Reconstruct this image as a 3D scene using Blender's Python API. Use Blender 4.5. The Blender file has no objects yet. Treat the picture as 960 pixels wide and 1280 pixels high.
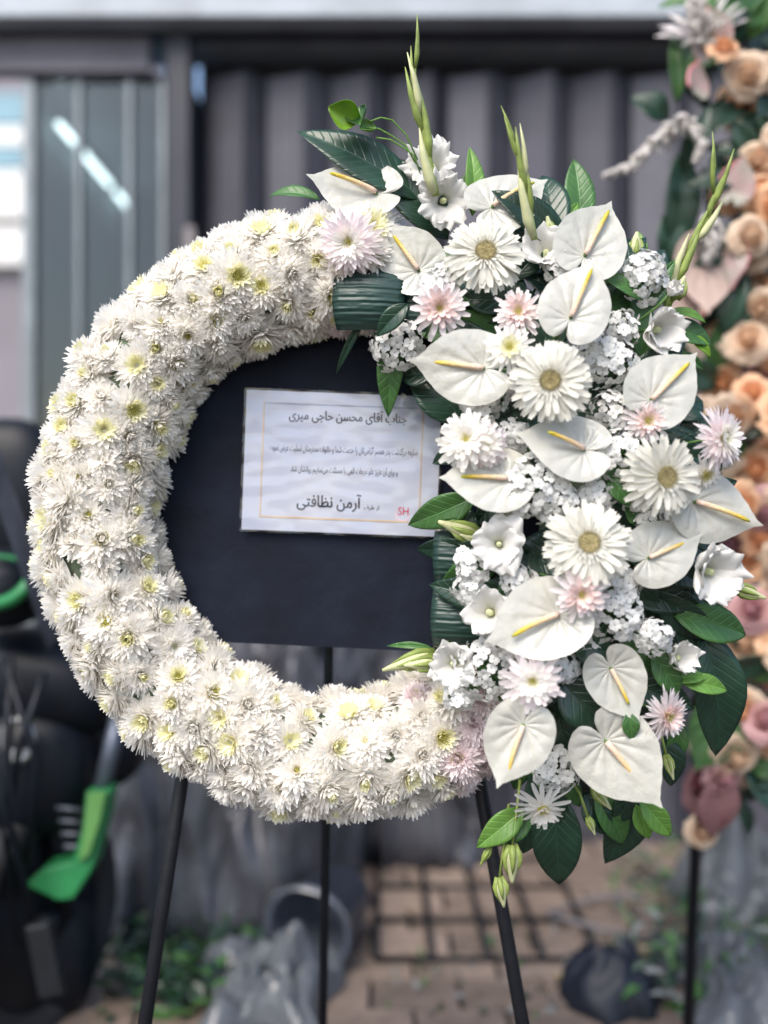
import bpy, bmesh, math, random
from mathutils import Vector, Matrix, noise
R = math.radians
sc = bpy.context.scene
col = sc.collection
rnd = random.Random(7)

# ------------------------------------------------------------------ camera
FPX = 1237.0            # focal length in photo pixels (960 x 1280)
CY, CZ = -1.55, 1.30    # camera distance in front of the board and height
cd = bpy.data.cameras.new('camera'); cam = bpy.data.objects.new('camera', cd); col.objects.link(cam)
cam.location = (0, CY, CZ); cam.rotation_euler = (R(90), 0, 0)
cd.sensor_fit = 'VERTICAL'; cd.sensor_height = 36; cd.sensor_width = 27
cd.lens = 36 * FPX / 1280; cd.clip_end = 500; cd.clip_start = 0.05
cd.dof.use_dof = True; cd.dof.focus_distance = 1.43; cd.dof.aperture_fstop = 1.0
sc.camera = cam
# ------------------------------------------------------------------ sky, sun, exposure
w = bpy.data.worlds.new('World'); sc.world = w; w.use_nodes = True
nt = w.node_tree; bg = nt.nodes['Background']
sky = nt.nodes.new('ShaderNodeTexSky'); sky.sky_type = 'NISHITA'; sky.sun_disc = False
SUN_EL, SUN_AZ = 50, 205          # azimuth clockwise from +Y (north)
sky.sun_elevation = R(SUN_EL); sky.sun_rotation = R(SUN_AZ)
sky.air_density = 1.0; sky.dust_density = 2.2; sky.ozone_density = 1.0
nt.links.new(sky.outputs[0], bg.inputs[0]); bg.inputs[1].default_value = 0.115
sd = bpy.data.lights.new('sun', 'SUN'); sun = bpy.data.objects.new('sun', sd); col.objects.link(sun)
sd.energy = 1.5; sd.angle = R(35); sd.color = (1.0, 0.93, 0.84)
sv = Vector((math.sin(R(SUN_AZ)) * math.cos(R(SUN_EL)), math.cos(R(SUN_AZ)) * math.cos(R(SUN_EL)), math.sin(R(SUN_EL))))
sun.rotation_euler = (-sv).to_track_quat('-Z', 'Y').to_euler(); sun.location = (0, -3, 6)
sc.view_settings.view_transform = 'Standard'; sc.view_settings.look = 'None'
sc.view_settings.exposure = 1.3; sc.view_settings.gamma = 1.0
sc.render.engine = 'CYCLES'; sc.cycles.use_denoising = True
sc.cycles.max_bounces = 12; sc.cycles.diffuse_bounces = 9; sc.cycles.transmission_bounces = 8; sc.cycles.transparent_max_bounces = 12

# ------------------------------------------------------------------ helpers
def P(px, py, d=0.0):
    """photo pixel -> world point, d metres in front of the board plane (y = 0)"""
    k = (-CY - d) / FPX
    return Vector(((px - 480) * k, -d, CZ - (py - 640) * k))
def PD(px, py, dist):
    return P(px, py, -CY - dist)

class MB:
    def __init__(s): s.v = []; s.f = []; s.m = []
    def add(s, vs, fs, mi=0):
        o = len(s.v); s.v += [tuple(p) for p in vs]
        s.f += [tuple(i + o for i in f) for f in fs]; s.m += [mi] * len(fs)
    def box(s, c, d, rot=None, mi=0):
        c = Vector(c); h = Vector(d) / 2; vs = []
        for x in (-1, 1):
            for y in (-1, 1):
                for z in (-1, 1):
                    p = Vector((x * h.x, y * h.y, z * h.z))
                    if rot: p = rot @ p
                    vs.append(c + p)
        s.add(vs, [(0,1,3,2),(4,6,7,5),(0,4,5,1),(2,3,7,6),(0,2,6,4),(1,5,7,3)], mi)
    def tube(s, pts, rad, n=8, mi=0, cap=True):
        pts = [Vector(p) for p in pts]
        if not isinstance(rad, (list, tuple)): rad = [rad] * len(pts)
        vs = []; up = None
        for i, p in enumerate(pts):
            t = (pts[min(i+1, len(pts)-1)] - pts[max(i-1, 0)]).normalized()
            if up is None:
                up = t.cross(Vector((0.31, 0.87, 0.37))).normalized()
            up = (up - t * up.dot(t)).normalized(); bi = t.cross(up)
            for k in range(n):
                a = 2 * math.pi * k / n
                vs.append(p + (up * math.cos(a) + bi * math.sin(a)) * rad[i])
        fs = []
        for i in range(len(pts) - 1):
            for k in range(n):
                fs.append((i*n+k, i*n+(k+1) % n, (i+1)*n+(k+1) % n, (i+1)*n+k))
        if cap:
            fs.append(tuple(range(n-1, -1, -1))); fs.append(tuple((len(pts)-1)*n + k for k in range(n)))
        s.add(vs, fs, mi)
    def grid(s, fn, nu, nv, mi=0):
        vs = [fn(i / nu, j / nv) for i in range(nu + 1) for j in range(nv + 1)]
        fs = [(i*(nv+1)+j, (i+1)*(nv+1)+j, (i+1)*(nv+1)+j+1, i*(nv+1)+j+1) for i in range(nu) for j in range(nv)]
        s.add(vs, fs, mi)
    def lathe(s, prof, n=24, mi=0, axis='Z'):
        vs = []
        for r, z in prof:
            for k in range(n):
                a = 2 * math.pi * k / n
                vs.append((r * math.cos(a), r * math.sin(a), z))
        fs = [(i*n+k, i*n+(k+1) % n, (i+1)*n+(k+1) % n, (i+1)*n+k) for i in range(len(prof)-1) for k in range(n)]
        s.add(vs, fs, mi)
    def extrude(s, poly, y0, y1, mi=0):
        """polygon of (x, z), thickness along y"""
        n = len(poly)
        vs = [(x, y0, z) for x, z in poly] + [(x, y1, z) for x, z in poly]
        fs = [tuple(range(n)), tuple(range(2*n-1, n-1, -1))] + [(k, n+k, n+(k+1) % n, (k+1) % n) for k in range(n)]
        s.add(vs, fs, mi)
    def mesh(s, name, mats, smooth=True, solid=0.0, bevel=0.0):
        me = bpy.data.meshes.new(name); me.from_pydata(s.v, [], s.f); me.update()
        if not isinstance(mats, (list, tuple)): mats = [mats]
        for m in mats: me.materials.append(m)
        me.polygons.foreach_set('material_index', s.m)
        bm = bmesh.new(); bm.from_mesh(me)
        if bevel:
            bmesh.ops.remove_doubles(bm, verts=bm.verts, dist=1e-5)
            bmesh.ops.bevel(bm, geom=list(bm.edges), offset=bevel, segments=2, affect='EDGES', profile=0.6)
        if solid:
            bmesh.ops.solidify(bm, geom=list(bm.faces), thickness=solid)
        else:
            bmesh.ops.recalc_face_normals(bm, faces=bm.faces)
        bm.to_mesh(me); bm.free()
        me.polygons.foreach_set('use_smooth', [smooth] * len(me.polygons))
        return me

def link(name, me, parent=None, loc=None, rot=None, scale=None):
    o = bpy.data.objects.new(name, me); col.objects.link(o)
    M = Matrix.Translation(loc or (0, 0, 0))
    if rot is not None: M = M @ (rot.to_4x4() if isinstance(rot, Matrix) else rot.to_matrix().to_4x4())
    if scale is not None:
        sv3 = (scale,)*3 if isinstance(scale, (int, float)) else scale
        M = M @ Matrix.Diagonal((*sv3, 1))
    if parent is not None:
        o.parent = parent
        M = WM[parent.name].inverted() @ M
    o.matrix_local = M
    WM[o.name] = (WM[parent.name] if parent is not None else Matrix()) @ M
    return o
WM = {}
def thing(name, label, cat, loc=(0, 0, 0), group=None):
    o = bpy.data.objects.new(name, None); col.objects.link(o); o.location = loc; o.empty_display_size = 0.05
    WM[o.name] = Matrix.Translation(loc)
    o['label'] = label; o['category'] = cat
    if group: o['group'] = group
    return o
def tag(o, label, cat, group=None):
    o['label'] = label; o['category'] = cat
    if group: o['group'] = group
    return o

# ------------------------------------------------------------------ materials
def mat(name, base, rough=0.6, var=0.0, scale=20, bump=0.0, bscale=60, metallic=0.0, transl=0.0, spec=0.5,
        col2=None, coat=0.0, rndvar=0.0, emit=None, estr=0, coord='Object', detail=4):
    m = bpy.data.materials.new(name); m.use_nodes = True
    n = m.node_tree; b = n.nodes['Principled BSDF']; L = n.links
    b.inputs['Roughness'].default_value = rough; b.inputs['Metallic'].default_value = metallic
    b.inputs['Specular IOR Level'].default_value = spec; b.inputs['Coat Weight'].default_value = coat
    b.inputs['Coat Roughness'].default_value = 0.12
    c = (*base, 1)
    b.inputs['Base Color'].default_value = c
    out = None
    tc = n.nodes.new('ShaderNodeTexCoord')
    if var or col2:
        t = n.nodes.new('ShaderNodeTexNoise'); t.inputs['Scale'].default_value = scale; t.inputs['Detail'].default_value = detail
        L.new(tc.outputs[coord], t.inputs['Vector'])
        cr = n.nodes.new('ShaderNodeValToRGB'); L.new(t.outputs['Fac'], cr.inputs['Fac'])
        c2 = col2 if col2 else tuple(max(0, x * (1 - var)) for x in base)
        cr.color_ramp.elements[0].position = 0.35; cr.color_ramp.elements[1].position = 0.68
        cr.color_ramp.elements[0].color = (*c2, 1); cr.color_ramp.elements[1].color = c
        out = cr.outputs['Color']
    if rndvar:
        oi = n.nodes.new('ShaderNodeObjectInfo'); mr = n.nodes.new('ShaderNodeMapRange')
        mr.inputs['To Min'].default_value = 1 - rndvar; mr.inputs['To Max'].default_value = 1 + rndvar * 0.4
        L.new(oi.outputs['Random'], mr.inputs['Value'])
        mx = n.nodes.new('ShaderNodeVectorMath'); mx.operation = 'SCALE'
        if out: L.new(out, mx.inputs[0])
        else: mx.inputs[0].default_value = base
        L.new(mr.outputs[0], mx.inputs['Scale']); out = mx.outputs[0]
    if out: L.new(out, b.inputs['Base Color'])
    if bump:
        t2 = n.nodes.new('ShaderNodeTexNoise'); t2.inputs['Scale'].default_value = bscale; t2.inputs['Detail'].default_value = 3
        L.new(tc.outputs[coord], t2.inputs['Vector'])
        bp = n.nodes.new('ShaderNodeBump'); bp.inputs['Strength'].default_value = bump; bp.inputs['Distance'].default_value = 0.01
        L.new(t2.outputs['Fac'], bp.inputs['Height']); L.new(bp.outputs[0], b.inputs['Normal'])
    if emit:
        b.inputs['Emission Color'].default_value = (*emit, 1); b.inputs['Emission Strength'].default_value = estr
    if transl:
        tr = n.nodes.new('ShaderNodeBsdfTranslucent'); ms = n.nodes.new('ShaderNodeMixShader')
        ms.inputs[0].default_value = transl
        if out: L.new(out, tr.inputs['Color'])
        else: tr.inputs['Color'].default_value = c
        L.new(b.outputs[0], ms.inputs[1]); L.new(tr.outputs[0], ms.inputs[2])
        L.new(ms.outputs[0], n.nodes['Material Output'].inputs['Surface'])
    return m

def stripe_bump(m, scale, axis, strength=0.3, dark=None, distort=1.5):
    """fine parallel veins along a leaf, from its own coordinates"""
    n = m.node_tree; L = n.links; b = n.nodes['Principled BSDF']
    tc = n.nodes.new('ShaderNodeTexCoord'); wv = n.nodes.new('ShaderNodeTexWave'); wv.bands_direction = axis
    wv.inputs['Scale'].default_value = scale; wv.inputs['Distortion'].default_value = distort; wv.inputs['Detail'].default_value = 2
    L.new(tc.outputs['Object'], wv.inputs['Vector'])
    bp = n.nodes.new('ShaderNodeBump'); bp.inputs['Strength'].default_value = strength; bp.inputs['Distance'].default_value = 0.004
    L.new(wv.outputs['Fac'], bp.inputs['Height']); L.new(bp.outputs[0], b.inputs['Normal'])

M_mum = mat('chrysanthemum_white', (0.965, 0.945, 0.905), 0.5, transl=0.48, rndvar=0.04, spec=0.3)
M_blush = mat('chrysanthemum_blush', (0.94, 0.86, 0.87), 0.5, transl=0.42, rndvar=0.05, spec=0.3)
M_bpale = mat('daisy_pale_blush', (0.86, 0.79, 0.79), 0.5, transl=0.3, rndvar=0.04)
M_eye = mat('chrysanthemum_eye', (0.82, 0.74, 0.22), 0.7, var=0.5, scale=300, col2=(0.60, 0.58, 0.14), transl=0.3)
M_eyeinner = mat('chrysanthemum_inner_petals', (0.90, 0.88, 0.62), 0.6, transl=0.4)
M_pinkeye = mat('pink_daisy_inner', (0.84, 0.67, 0.64), 0.6, transl=0.2)
M_gerb = mat('gerbera_white', (0.73, 0.72, 0.65), 0.5, transl=0.3, spec=0.3)
M_gdisc = mat('gerbera_disc', (0.60, 0.52, 0.30), 0.8, var=0.6, scale=260, col2=(0.40, 0.34, 0.15), bump=0.6, bscale=400)
M_anth = mat('anthurium_spathe', (0.68, 0.675, 0.605), 0.26, var=0.14, scale=34, transl=0.30, bump=0.30, bscale=55, spec=0.6, coat=0.45)
M_tiny = mat('tiny_blossom_white', (0.72, 0.72, 0.70), 0.5, transl=0.2)
M_liz = mat('ruffled_blossom_white', (0.76, 0.75, 0.72), 0.5, transl=0.25, bump=0.1, bscale=60)
M_throat = mat('blossom_throat', (0.62, 0.66, 0.36), 0.6)
M_lgreen = mat('bud_green', (0.34, 0.44, 0.11), 0.45, var=0.35, scale=60, transl=0.2)
M_budtip = mat('bud_cream', (0.66, 0.68, 0.38), 0.5, var=0.2, scale=50, transl=0.2)
M_stem = mat('stem_green', (0.10, 0.20, 0.05), 0.5, var=0.3, scale=40)
M_dark = mat('leaf_dark', (0.020, 0.058, 0.034), 0.30, var=0.45, scale=18, transl=0.06, rndvar=0.25)
M_mid = mat('leaf_mid', (0.070, 0.185, 0.048), 0.38, var=0.35, scale=22, transl=0.15, rndvar=0.2)
M_light = mat('leaf_light', (0.16, 0.34, 0.06), 0.4, var=0.3, scale=24, transl=0.25, rndvar=0.12)
M_lime = mat('leaf_lime', (0.26, 0.50, 0.04), 0.35, var=0.3, scale=30, transl=0.4)
M_pleat = mat('leaf_pleated', (0.020, 0.055, 0.045), 0.38, var=0.35, scale=12)
stripe_bump(M_pleat, 30, 'Z', 0.30, distort=2.5)
stripe_bump(M_dark, 40, 'DIAGONAL', 0.08, distort=4); stripe_bump(M_mid, 45, 'DIAGONAL', 0.10, distort=4)
def veins(m, freq=420, strength=0.35, rib=1.7):
    n = m.node_tree; L = n.links; b = n.nodes['Principled BSDF']; tc = n.nodes.new('ShaderNodeTexCoord'); sp = n.nodes.new('ShaderNodeSeparateXYZ'); L.new(tc.outputs['Object'], sp.inputs[0])
    def mth(op, a, c=None):
        q = n.nodes.new('ShaderNodeMath'); q.operation = op
        for i, v in enumerate((a, c)):
            if v is None: continue
            if isinstance(v, (int, float)): q.inputs[i].default_value = v
            else: L.new(v, q.inputs[i])
        return q.outputs[0]
    ax = mth('ABSOLUTE', sp.outputs['X']); sl = mth('SUBTRACT', sp.outputs['Y'], mth('MULTIPLY', ax, 1.1))
    sn = mth('SINE', mth('MULTIPLY', sl, freq)); vein = mth('POWER', mth('MAXIMUM', sn, 0.0), 8.0)
    ribm = mth('SUBTRACT', 1.0, mth('MINIMUM', mth('MULTIPLY', ax, 1 / 0.0016), 1.0))
    h = mth('MAXIMUM', mth('MULTIPLY', vein, 0.6), ribm)
    old = b.inputs['Base Color'].links[0].from_socket; mx = n.nodes.new('ShaderNodeVectorMath'); mx.operation = 'SCALE'
    L.new(old, mx.inputs[0]); L.new(mth('ADD', mth('MULTIPLY', h, rib - 1), 1.0), mx.inputs['Scale']); L.new(mx.outputs[0], b.inputs['Base Color'])
    bp = n.nodes.new('ShaderNodeBump'); bp.inputs['Strength'].default_value = strength; bp.inputs['Distance'].default_value = 0.003; bp.invert = True
    L.new(h, bp.inputs['Height']); L.new(bp.outputs[0], b.inputs['Normal'])
veins(M_dark, 380, 0.35, 1.7); veins(M_mid, 420, 0.35, 1.6); veins(M_light, 460, 0.35, 1.5)
M_foam = mat('floral_foam', (0.20, 0.26, 0.17), 0.9, var=0.4, scale=40)
M_board = mat('board_black', (0.0085, 0.0125, 0.026), 0.75, spec=0.2, var=0.5, scale=9, bump=0.35, bscale=22, detail=8)
M_black = mat('painted_metal_black', (0.010, 0.011, 0.015), 0.5, spec=0.3, var=0.3, scale=30, bump=0.1, bscale=80)

def spadix_mat():
    m = mat('anthurium_spadix', (0.75, 0.6, 0.4), 0.5, bump=0.4, bscale=420)
    n = m.node_tree; L = n.links; b = n.nodes['Principled BSDF']
    tc = n.nodes.new('ShaderNodeTexCoord'); sp = n.nodes.new('ShaderNodeSeparateXYZ'); cr = n.nodes.new('ShaderNodeValToRGB')
    L.new(tc.outputs['Generated'], sp.inputs[0]); L.new(sp.outputs['Y'], cr.inputs[0])
    e = cr.color_ramp.elements
    e[0].position = 0.05; e[0].color = (0.78, 0.58, 0.47, 1); e[1].position = 1.0; e[1].color = (0.42, 0.42, 0.03, 1)
    k = e.new(0.5); k.color = (0.78, 0.56, 0.26, 1); k = e.new(0.78); k.color = (0.66, 0.46, 0.04, 1)
    L.new(cr.outputs[0], b.inputs['Base Color'])
    return m
M_spadix = spadix_mat()

# ------------------------------------------------------------------ setting: ground and paving
M_ground = mat('ground_dirt', (0.10, 0.085, 0.075), 0.9, var=0.5, scale=3, bump=0.5, bscale=30)  # base colour darkened to carry the shade behind the wreath
g = MB(); g.add([(-60, -20, 0), (60, -20, 0), (60, 80, 0), (-60, 80, 0)], [(0, 1, 2, 3)])
ground = link('ground', g.mesh('ground', M_ground, False)); ground['kind'] = 'structure'
M_pav = [mat('paver_%d' % i, c, 0.85, var=0.35, scale=14, bump=0.5, bscale=50, rndvar=0.2) for i, c in
         enumerate([(0.25, 0.19, 0.15), (0.21, 0.16, 0.13), (0.285, 0.22, 0.18)])]
g = MB(); g.add([(-3, 0.2, 0.004), (3.2, 0.2, 0.004), (3.2, 2.25, 0.004), (-3, 2.25, 0.004)], [(0, 1, 2, 3)])
pavement = link('pavement', g.mesh('pavement', mat('joint_sand', (0.03, 0.026, 0.026), 0.95, var=0.4, scale=20), False)); pavement['kind'] = 'structure'
pm = []
for i in range(3):
    b = MB(); b.box((0, 0, 0.012), (0.225, 0.150, 0.024)); pm.append(b.mesh('paver', M_pav[i], False, bevel=0.006))
for j in range(10):
    for i in range(13):
        x = -1.1 + i * 0.236 + (0.118 if j % 2 else 0); y = 0.75 + j * 0.16
        link('paver', pm[rnd.randrange(3)], pavement, (x + rnd.uniform(-.004, .004), y + rnd.uniform(-.004, .004), 0.005 + rnd.uniform(-0.003, 0.003)),
             Matrix.Rotation(rnd.uniform(-0.03, 0.03), 3, 'Z'))

# ------------------------------------------------------------------ setting: shop front
WD = 3.8; WY = WD + CY            # wall plane
def WX(px): return (px - 480) * WD / FPX
def WZ(py): return CZ - (py - 640) * WD / FPX
M_fascia = mat('canopy_paint', (0.42, 0.47, 0.52), 0.6, var=0.25, scale=5, bump=0.1)
M_fdark = mat('beam_paint', (0.026, 0.030, 0.055), 0.6, var=0.3, scale=5)
M_mauve = mat('shutter_paint', (0.088, 0.088, 0.112), 0.5, var=0.4, rndvar=0.25, scale=4, metallic=0.2)  # shade under the canopy is put into this darker base colour
M_mauve2 = mat('lintel_paint', (0.15, 0.145, 0.18), 0.6, var=0.3, scale=4)
M_navy = mat('frame_dark', (0.014, 0.018, 0.034), 0.5, var=0.3, scale=6)
M_beige = mat('post_wood', (0.24, 0.22, 0.22), 0.7, var=0.3, scale=10)
wall = thing('shop_front', 'dark shop front with pale canopy edge behind the wreath', 'shop', (0, WY, 0))
d1 = 3.62; zc = CZ + (640 - 20) * d1 / FPX
b = MB(); b.box((0, (d1 + CY + WY) / 2 + 0.12, zc + 0.16), (7.4, WY - d1 - CY + 0.24, 0.32)); link('canopy', b.mesh('canopy', M_fascia, False, bevel=0.008), wall)
b = MB(); b.box((0.35, WY - 0.03, WZ(36)), (5.3, 0.08, 0.09)); link('beam', b.mesh('beam', M_fdark, False, bevel=0.004), wall)
b = MB(); b.box((2.4, WY + 0.3, 1.8), (6.3, 0.1, 3.6)); link('back_wall', b.mesh('back_wall', M_fdark, False), wall)
b = MB(); b.box((-1.55, WY - 0.02, WZ(76)), (1.32, 0.07, 0.13)); link('lintel', b.mesh('lintel', M_mauve2, False, bevel=0.004), wall)
b = MB(); b.box((WX(228), WY - 0.02, 1.55), (0.085, 0.12, 3.1)); link('post', b.mesh('post', M_navy, False, bevel=0.004), wall)
b = MB(); b.box((WX(242), WY - 0.06, 1.19), (0.04, 0.05, 2.37)); link('downpipe', b.mesh('downpipe', M_beige, False, bevel=0.01), wall)
# folding shutter, each leaf its own panel
fold = thing('folding_shutter', 'closed grey accordion shutter of tall narrow panels under the canopy', 'shutter', (WX(262), WY, 0))
pw, sw = 0.150, 0.0
x = WX(258); k = 0
shp = MB(); shp.box((0, 0, 0), (pw, 0.012, 2.98)); shp.box((0, -0.008, 0), (pw * 0.55, 0.006, 2.9)); shm = shp.mesh('panel', M_mauve, False)
while x < 1.75:
    ang = R(rnd.uniform(42, 62)) if k % 2 else R(-rnd.uniform(12, 34))
    wd = 0.150 * math.cos(ang)
    link('panel', shm, fold, (x + wd / 2, WY + 0.04, 1.50), Matrix.Rotation(ang, 3, 'Z'))
    x += wd; k += 1
# shop window
win = thing('shop_window', 'tall glazed shop window with slim frames beside the accordion shutter', 'window', (-1.1, WY, 0))
M_glass = bpy.data.materials.new('window_glass'); M_glass.use_nodes = True
_n = M_glass.node_tree; _n.nodes.remove(_n.nodes['Principled BSDF'])
_t = _n.nodes.new('ShaderNodeBsdfTransparent'); _t.inputs[0].default_value = (0.72, 0.80, 0.80, 1)
_g = _n.nodes.new('ShaderNodeBsdfGlossy'); _g.inputs['Roughness'].default_value = 0.04
_f = _n.nodes.new('ShaderNodeFresnel'); _f.inputs[0].default_value = 1.6; _m = _n.nodes.new('ShaderNodeMixShader')
_n.links.new(_f.outputs[0], _m.inputs[0]); _n.links.new(_t.outputs[0], _m.inputs[1]); _n.links.new(_g.outputs[0], _m.inputs[2])
_n.links.new(_m.outputs[0], _n.nodes['Material Output'].inputs['Surface'])
ztop, zbot = WZ(103), 0.02
M_alu = mat('window_frame_aluminium', (0.22, 0.25, 0.27), 0.4, var=0.2, scale=8, metallic=0.4)
edges = [WX(38), WX(100), WX(163), WX(205)]
for q, xx in enumerate(edges):
    b = MB(); b.box((xx, WY, (ztop + zbot) / 2), (0.045 if q == 0 else 0.02, 0.05, ztop - zbot)); link('frame', b.mesh('frame', M_alu, False, bevel=0.003), win)
for q in range(3):
    b = MB(); b.box(((edges[q] + edges[q+1]) / 2, WY + 0.005, (ztop + zbot) / 2), (edges[q+1] - edges[q] - 0.02, 0.006, ztop - zbot))
    link('pane', b.mesh('pane', M_glass, False), win)
b = MB(); b.box(((edges[0] + edges[3]) / 2, WY + 0.03, 0.80), (edges[3] - edges[0], 0.03, 1.60)); link('kick_panel', b.mesh('kick_panel', M_navy, False), win)
# room behind the glass
M_teal = mat('room_wall', (0.22, 0.28, 0.30), 0.8, var=0.3, scale=2)
room = MB()
rx0, rx1, ry0, ry1 = WX(38) - 0.01, -0.76, WY + 0.05, WY + 2.6
room.add([(rx0, ry1, 0.01), (rx1, ry1, 0.01), (rx1, ry1, 3.0), (rx0, ry1, 3.0)], [(0, 1, 2, 3)])
room.add([(rx1, ry0, 0.01), (rx1, ry1, 0.01), (rx1, ry1, 3.0), (rx1, ry0, 3.0)], [(3, 2, 1, 0)])
room.add([(rx0, ry0, 3.0), (rx1, ry0, 3.0), (rx1, ry1, 3.0), (rx0, ry1, 3.0)], [(0, 3, 2, 1)])
room.add([(rx0, ry0, 0.01), (rx0, ry1, 0.01), (rx0, ry1, 3.0), (rx0, ry0, 3.0)], [(0, 1, 2, 3)])
link('room_wall', room.mesh('room_wall', M_teal, False), wall)
M_tube = mat('lit_tube', (0.9, 0.9, 0.9), 0.5, emit=(0.92, 0.97, 1.0), estr=1.8)

for q, (t0, t1) in enumerate([(3.98, 4.16), (4.22, 4.72), (4.84, 5.10)]):
    b = MB(); b.tube([(rx0 + 0.06, t0 + CY, 2.86), (rx0 + 0.06, t1 + CY, 2.86)], 0.013, 10)
    lt = link('tube_lamp', b.mesh('tube_lamp', M_tube))
    tag(lt, ['short lit tube nearest the glass in the shop window', 'long lit fluorescent tube on the wall behind the shop window', 'short lit tube deepest inside the shop'][q], 'lamp', 'lit tubes inside the shop')
# far street building seen past the shop corner
M_fw = mat('far_wall', (0.26, 0.24, 0.27), 0.8, var=0.2, scale=1)
M_fwhite = mat('far_white', (0.82, 0.82, 0.80), 0.7)
M_fblue = mat('far_glass', (0.25, 0.42, 0.50), 0.15, var=0.3, scale=1)
fb = thing('street_building', 'pale building with blue glazing and white bands across the street', 'building', (-7, 11.5, 0))
b = MB(); b.box((-7, 12.5, 3.7), (8, 2, 7.4)); link('wall', b.mesh('wall', M_fw, False), fb)
for z0, z1, mm, nm in [(6.35, 6.75, M_fblue, 'window_band'), (6.08, 6.31, M_fwhite, 'balcony_slab'), (5.78, 6.04, M_fblue, 'window_band'), (5.15, 5.74, M_fwhite, 'balcony_slab'), (4.53, 5.0, M_fwhite, 'awning')]:
    b = MB(); b.box((-7, 11.42, (z0 + z1) / 2), (7.9, 0.2, z1 - z0)); link(nm, b.mesh(nm, mm, False), fb)

# ------------------------------------------------------------------ flower meshes
def petal(mb, L, W, elev, curl, az, r0, z0, nseg=4, cup=0.25, tip=0.0, mi=0, twist=0.0, prof=None, notch=False):
    ca, sa = math.cos(az), math.sin(az)
    x, z = r0, z0; vs = []
    for i in range(nseg + 1):
        t = i / nseg; a = elev + curl * t
        if i: x += math.cos(a) * L / nseg; z += math.sin(a) * L / nseg
        if prof: w_ = W * prof(t)
        else: w_ = W * (0.35 + 0.65 * math.sin(math.pi * min(1, t * 0.85 + 0.08))) * (1 if t < 0.99 else 0.32)
        nx, nz = -math.sin(a), math.cos(a)
        tw = twist * t
        for s in (-1, 0, 1):
            yy = s * w_ / 2; up = cup * w_ * abs(s) + tw * yy
            back = 0
            px_ = x + nx * up + (0.0 if not (notch and s == 0 and i == nseg) else -L * 0.03 * math.cos(a)); pz_ = z + nz * up
            vs.append((px_ * ca - yy * sa, px_ * sa + yy * ca, pz_))
    fs = []
    for i in range(nseg):
        for s in (0, 1):
            fs.append((i*3+s, (i+1)*3+s, (i+1)*3+s+1, i*3+s+1))
    mb.add(vs, fs, mi)

def pointed(t):
    return 0.38 + 0.62 * math.sin(math.pi * min(1, t / 1.2 + 0.04)) if t < 0.97 else 0.22
def make_mum(seed, R0=0.034, layers=9, n0=24, open_=0.0, wid=0.0074):
    rg = random.Random(seed); mb = MB()
    mb.lathe([(0.026, -0.006), (0.022, 0.003), (0.014, 0.009), (0.006, 0.012), (0.0005, 0.0125)], 10)  # white filler dome added under the petals to lighten dark gaps
    for k in range(layers):
        u = k / (layers - 1)
        n = int(n0 - 11 * u)
        for j in range(n):
            az = 2 * math.pi * (j + 0.5 * (k % 2)) / n + rg.uniform(-.14, .14)
            el = R(-14 + 92 * u ** 0.9 * (1 - open_ * 0.35)) + rg.uniform(-.12, .12)
            L = R0 * (1.0 - 0.50 * u) * rg.uniform(0.86, 1.10)
            petal(mb, L, wid * rg.uniform(.85, 1.15) * (1 - 0.25 * u), el, R(rg.uniform(5, 42)) * (1 - 0.3 * u), az, 0.003 + 0.002 * (1 - u), 0.003 + 0.010 * u, 3, 0.20, mi=1 if u > 0.8 else 0,
                  twist=rg.uniform(-.25, .25), prof=pointed)
    return mb
def make_eye(seed, r=0.0075, z=0.017):
    rg = random.Random(seed); mb = MB()
    mb.add([(r*0.9*math.cos(a*math.pi/4), r*0.9*math.sin(a*math.pi/4), z - 0.004) for a in range(8)] + [(0, 0, z)], [(k, (k+1) % 8, 8) for k in range(8)])
    for i in range(26):
        q = r * math.sqrt((i + .5) / 26); a = i * 2.39996
        mb.tube([(q*math.cos(a), q*math.sin(a), z - 0.006), (q*1.2*math.cos(a), q*1.2*math.sin(a), z + 0.0025 + 0.003*rg.random())], [0.0011, 0.0006], 4)
    return mb
MUM = [make_mum(100 + i, open_=(i % 3) * 0.5).mesh('chrysanthemum', [M_mum, M_mum if i % 2 else M_eyeinner]) for i in range(7)]
MUMB = [make_mum(200 + i, open_=(i % 3) * 0.5).mesh('chrysanthemum', [M_blush, M_blush if i % 2 else M_eyeinner]) for i in range(4)]
EYE = [make_eye(300 + i).mesh('flower_eye', M_eye) for i in range(3)]

def orient(nx, ny, ang):
    """local Z = facing normal (image components nx, ny), local Y along image angle ang (degrees)"""
    nz = math.sqrt(max(0.05, 1 - nx*nx - ny*ny)); Z = Vector((nx, -nz, ny)).normalized()
    d = Vector((math.cos(R(ang)), 0, math.sin(R(ang)))); Y = (d - Z * d.dot(Z)).normalized(); X = Y.cross(Z)
    return Matrix((X, Y, Z)).transposed()
def orient_w(Z, roll):
    Z = Z.normalized(); a = Vector((0, 0, 1)) if abs(Z.z) < 0.9 else Vector((1, 0, 0))
    X = a.cross(Z).normalized(); Y = Z.cross(X)
    return Matrix((X, Y, Z)).transposed() @ Matrix.Rotation(roll, 3, 'Z')

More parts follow.
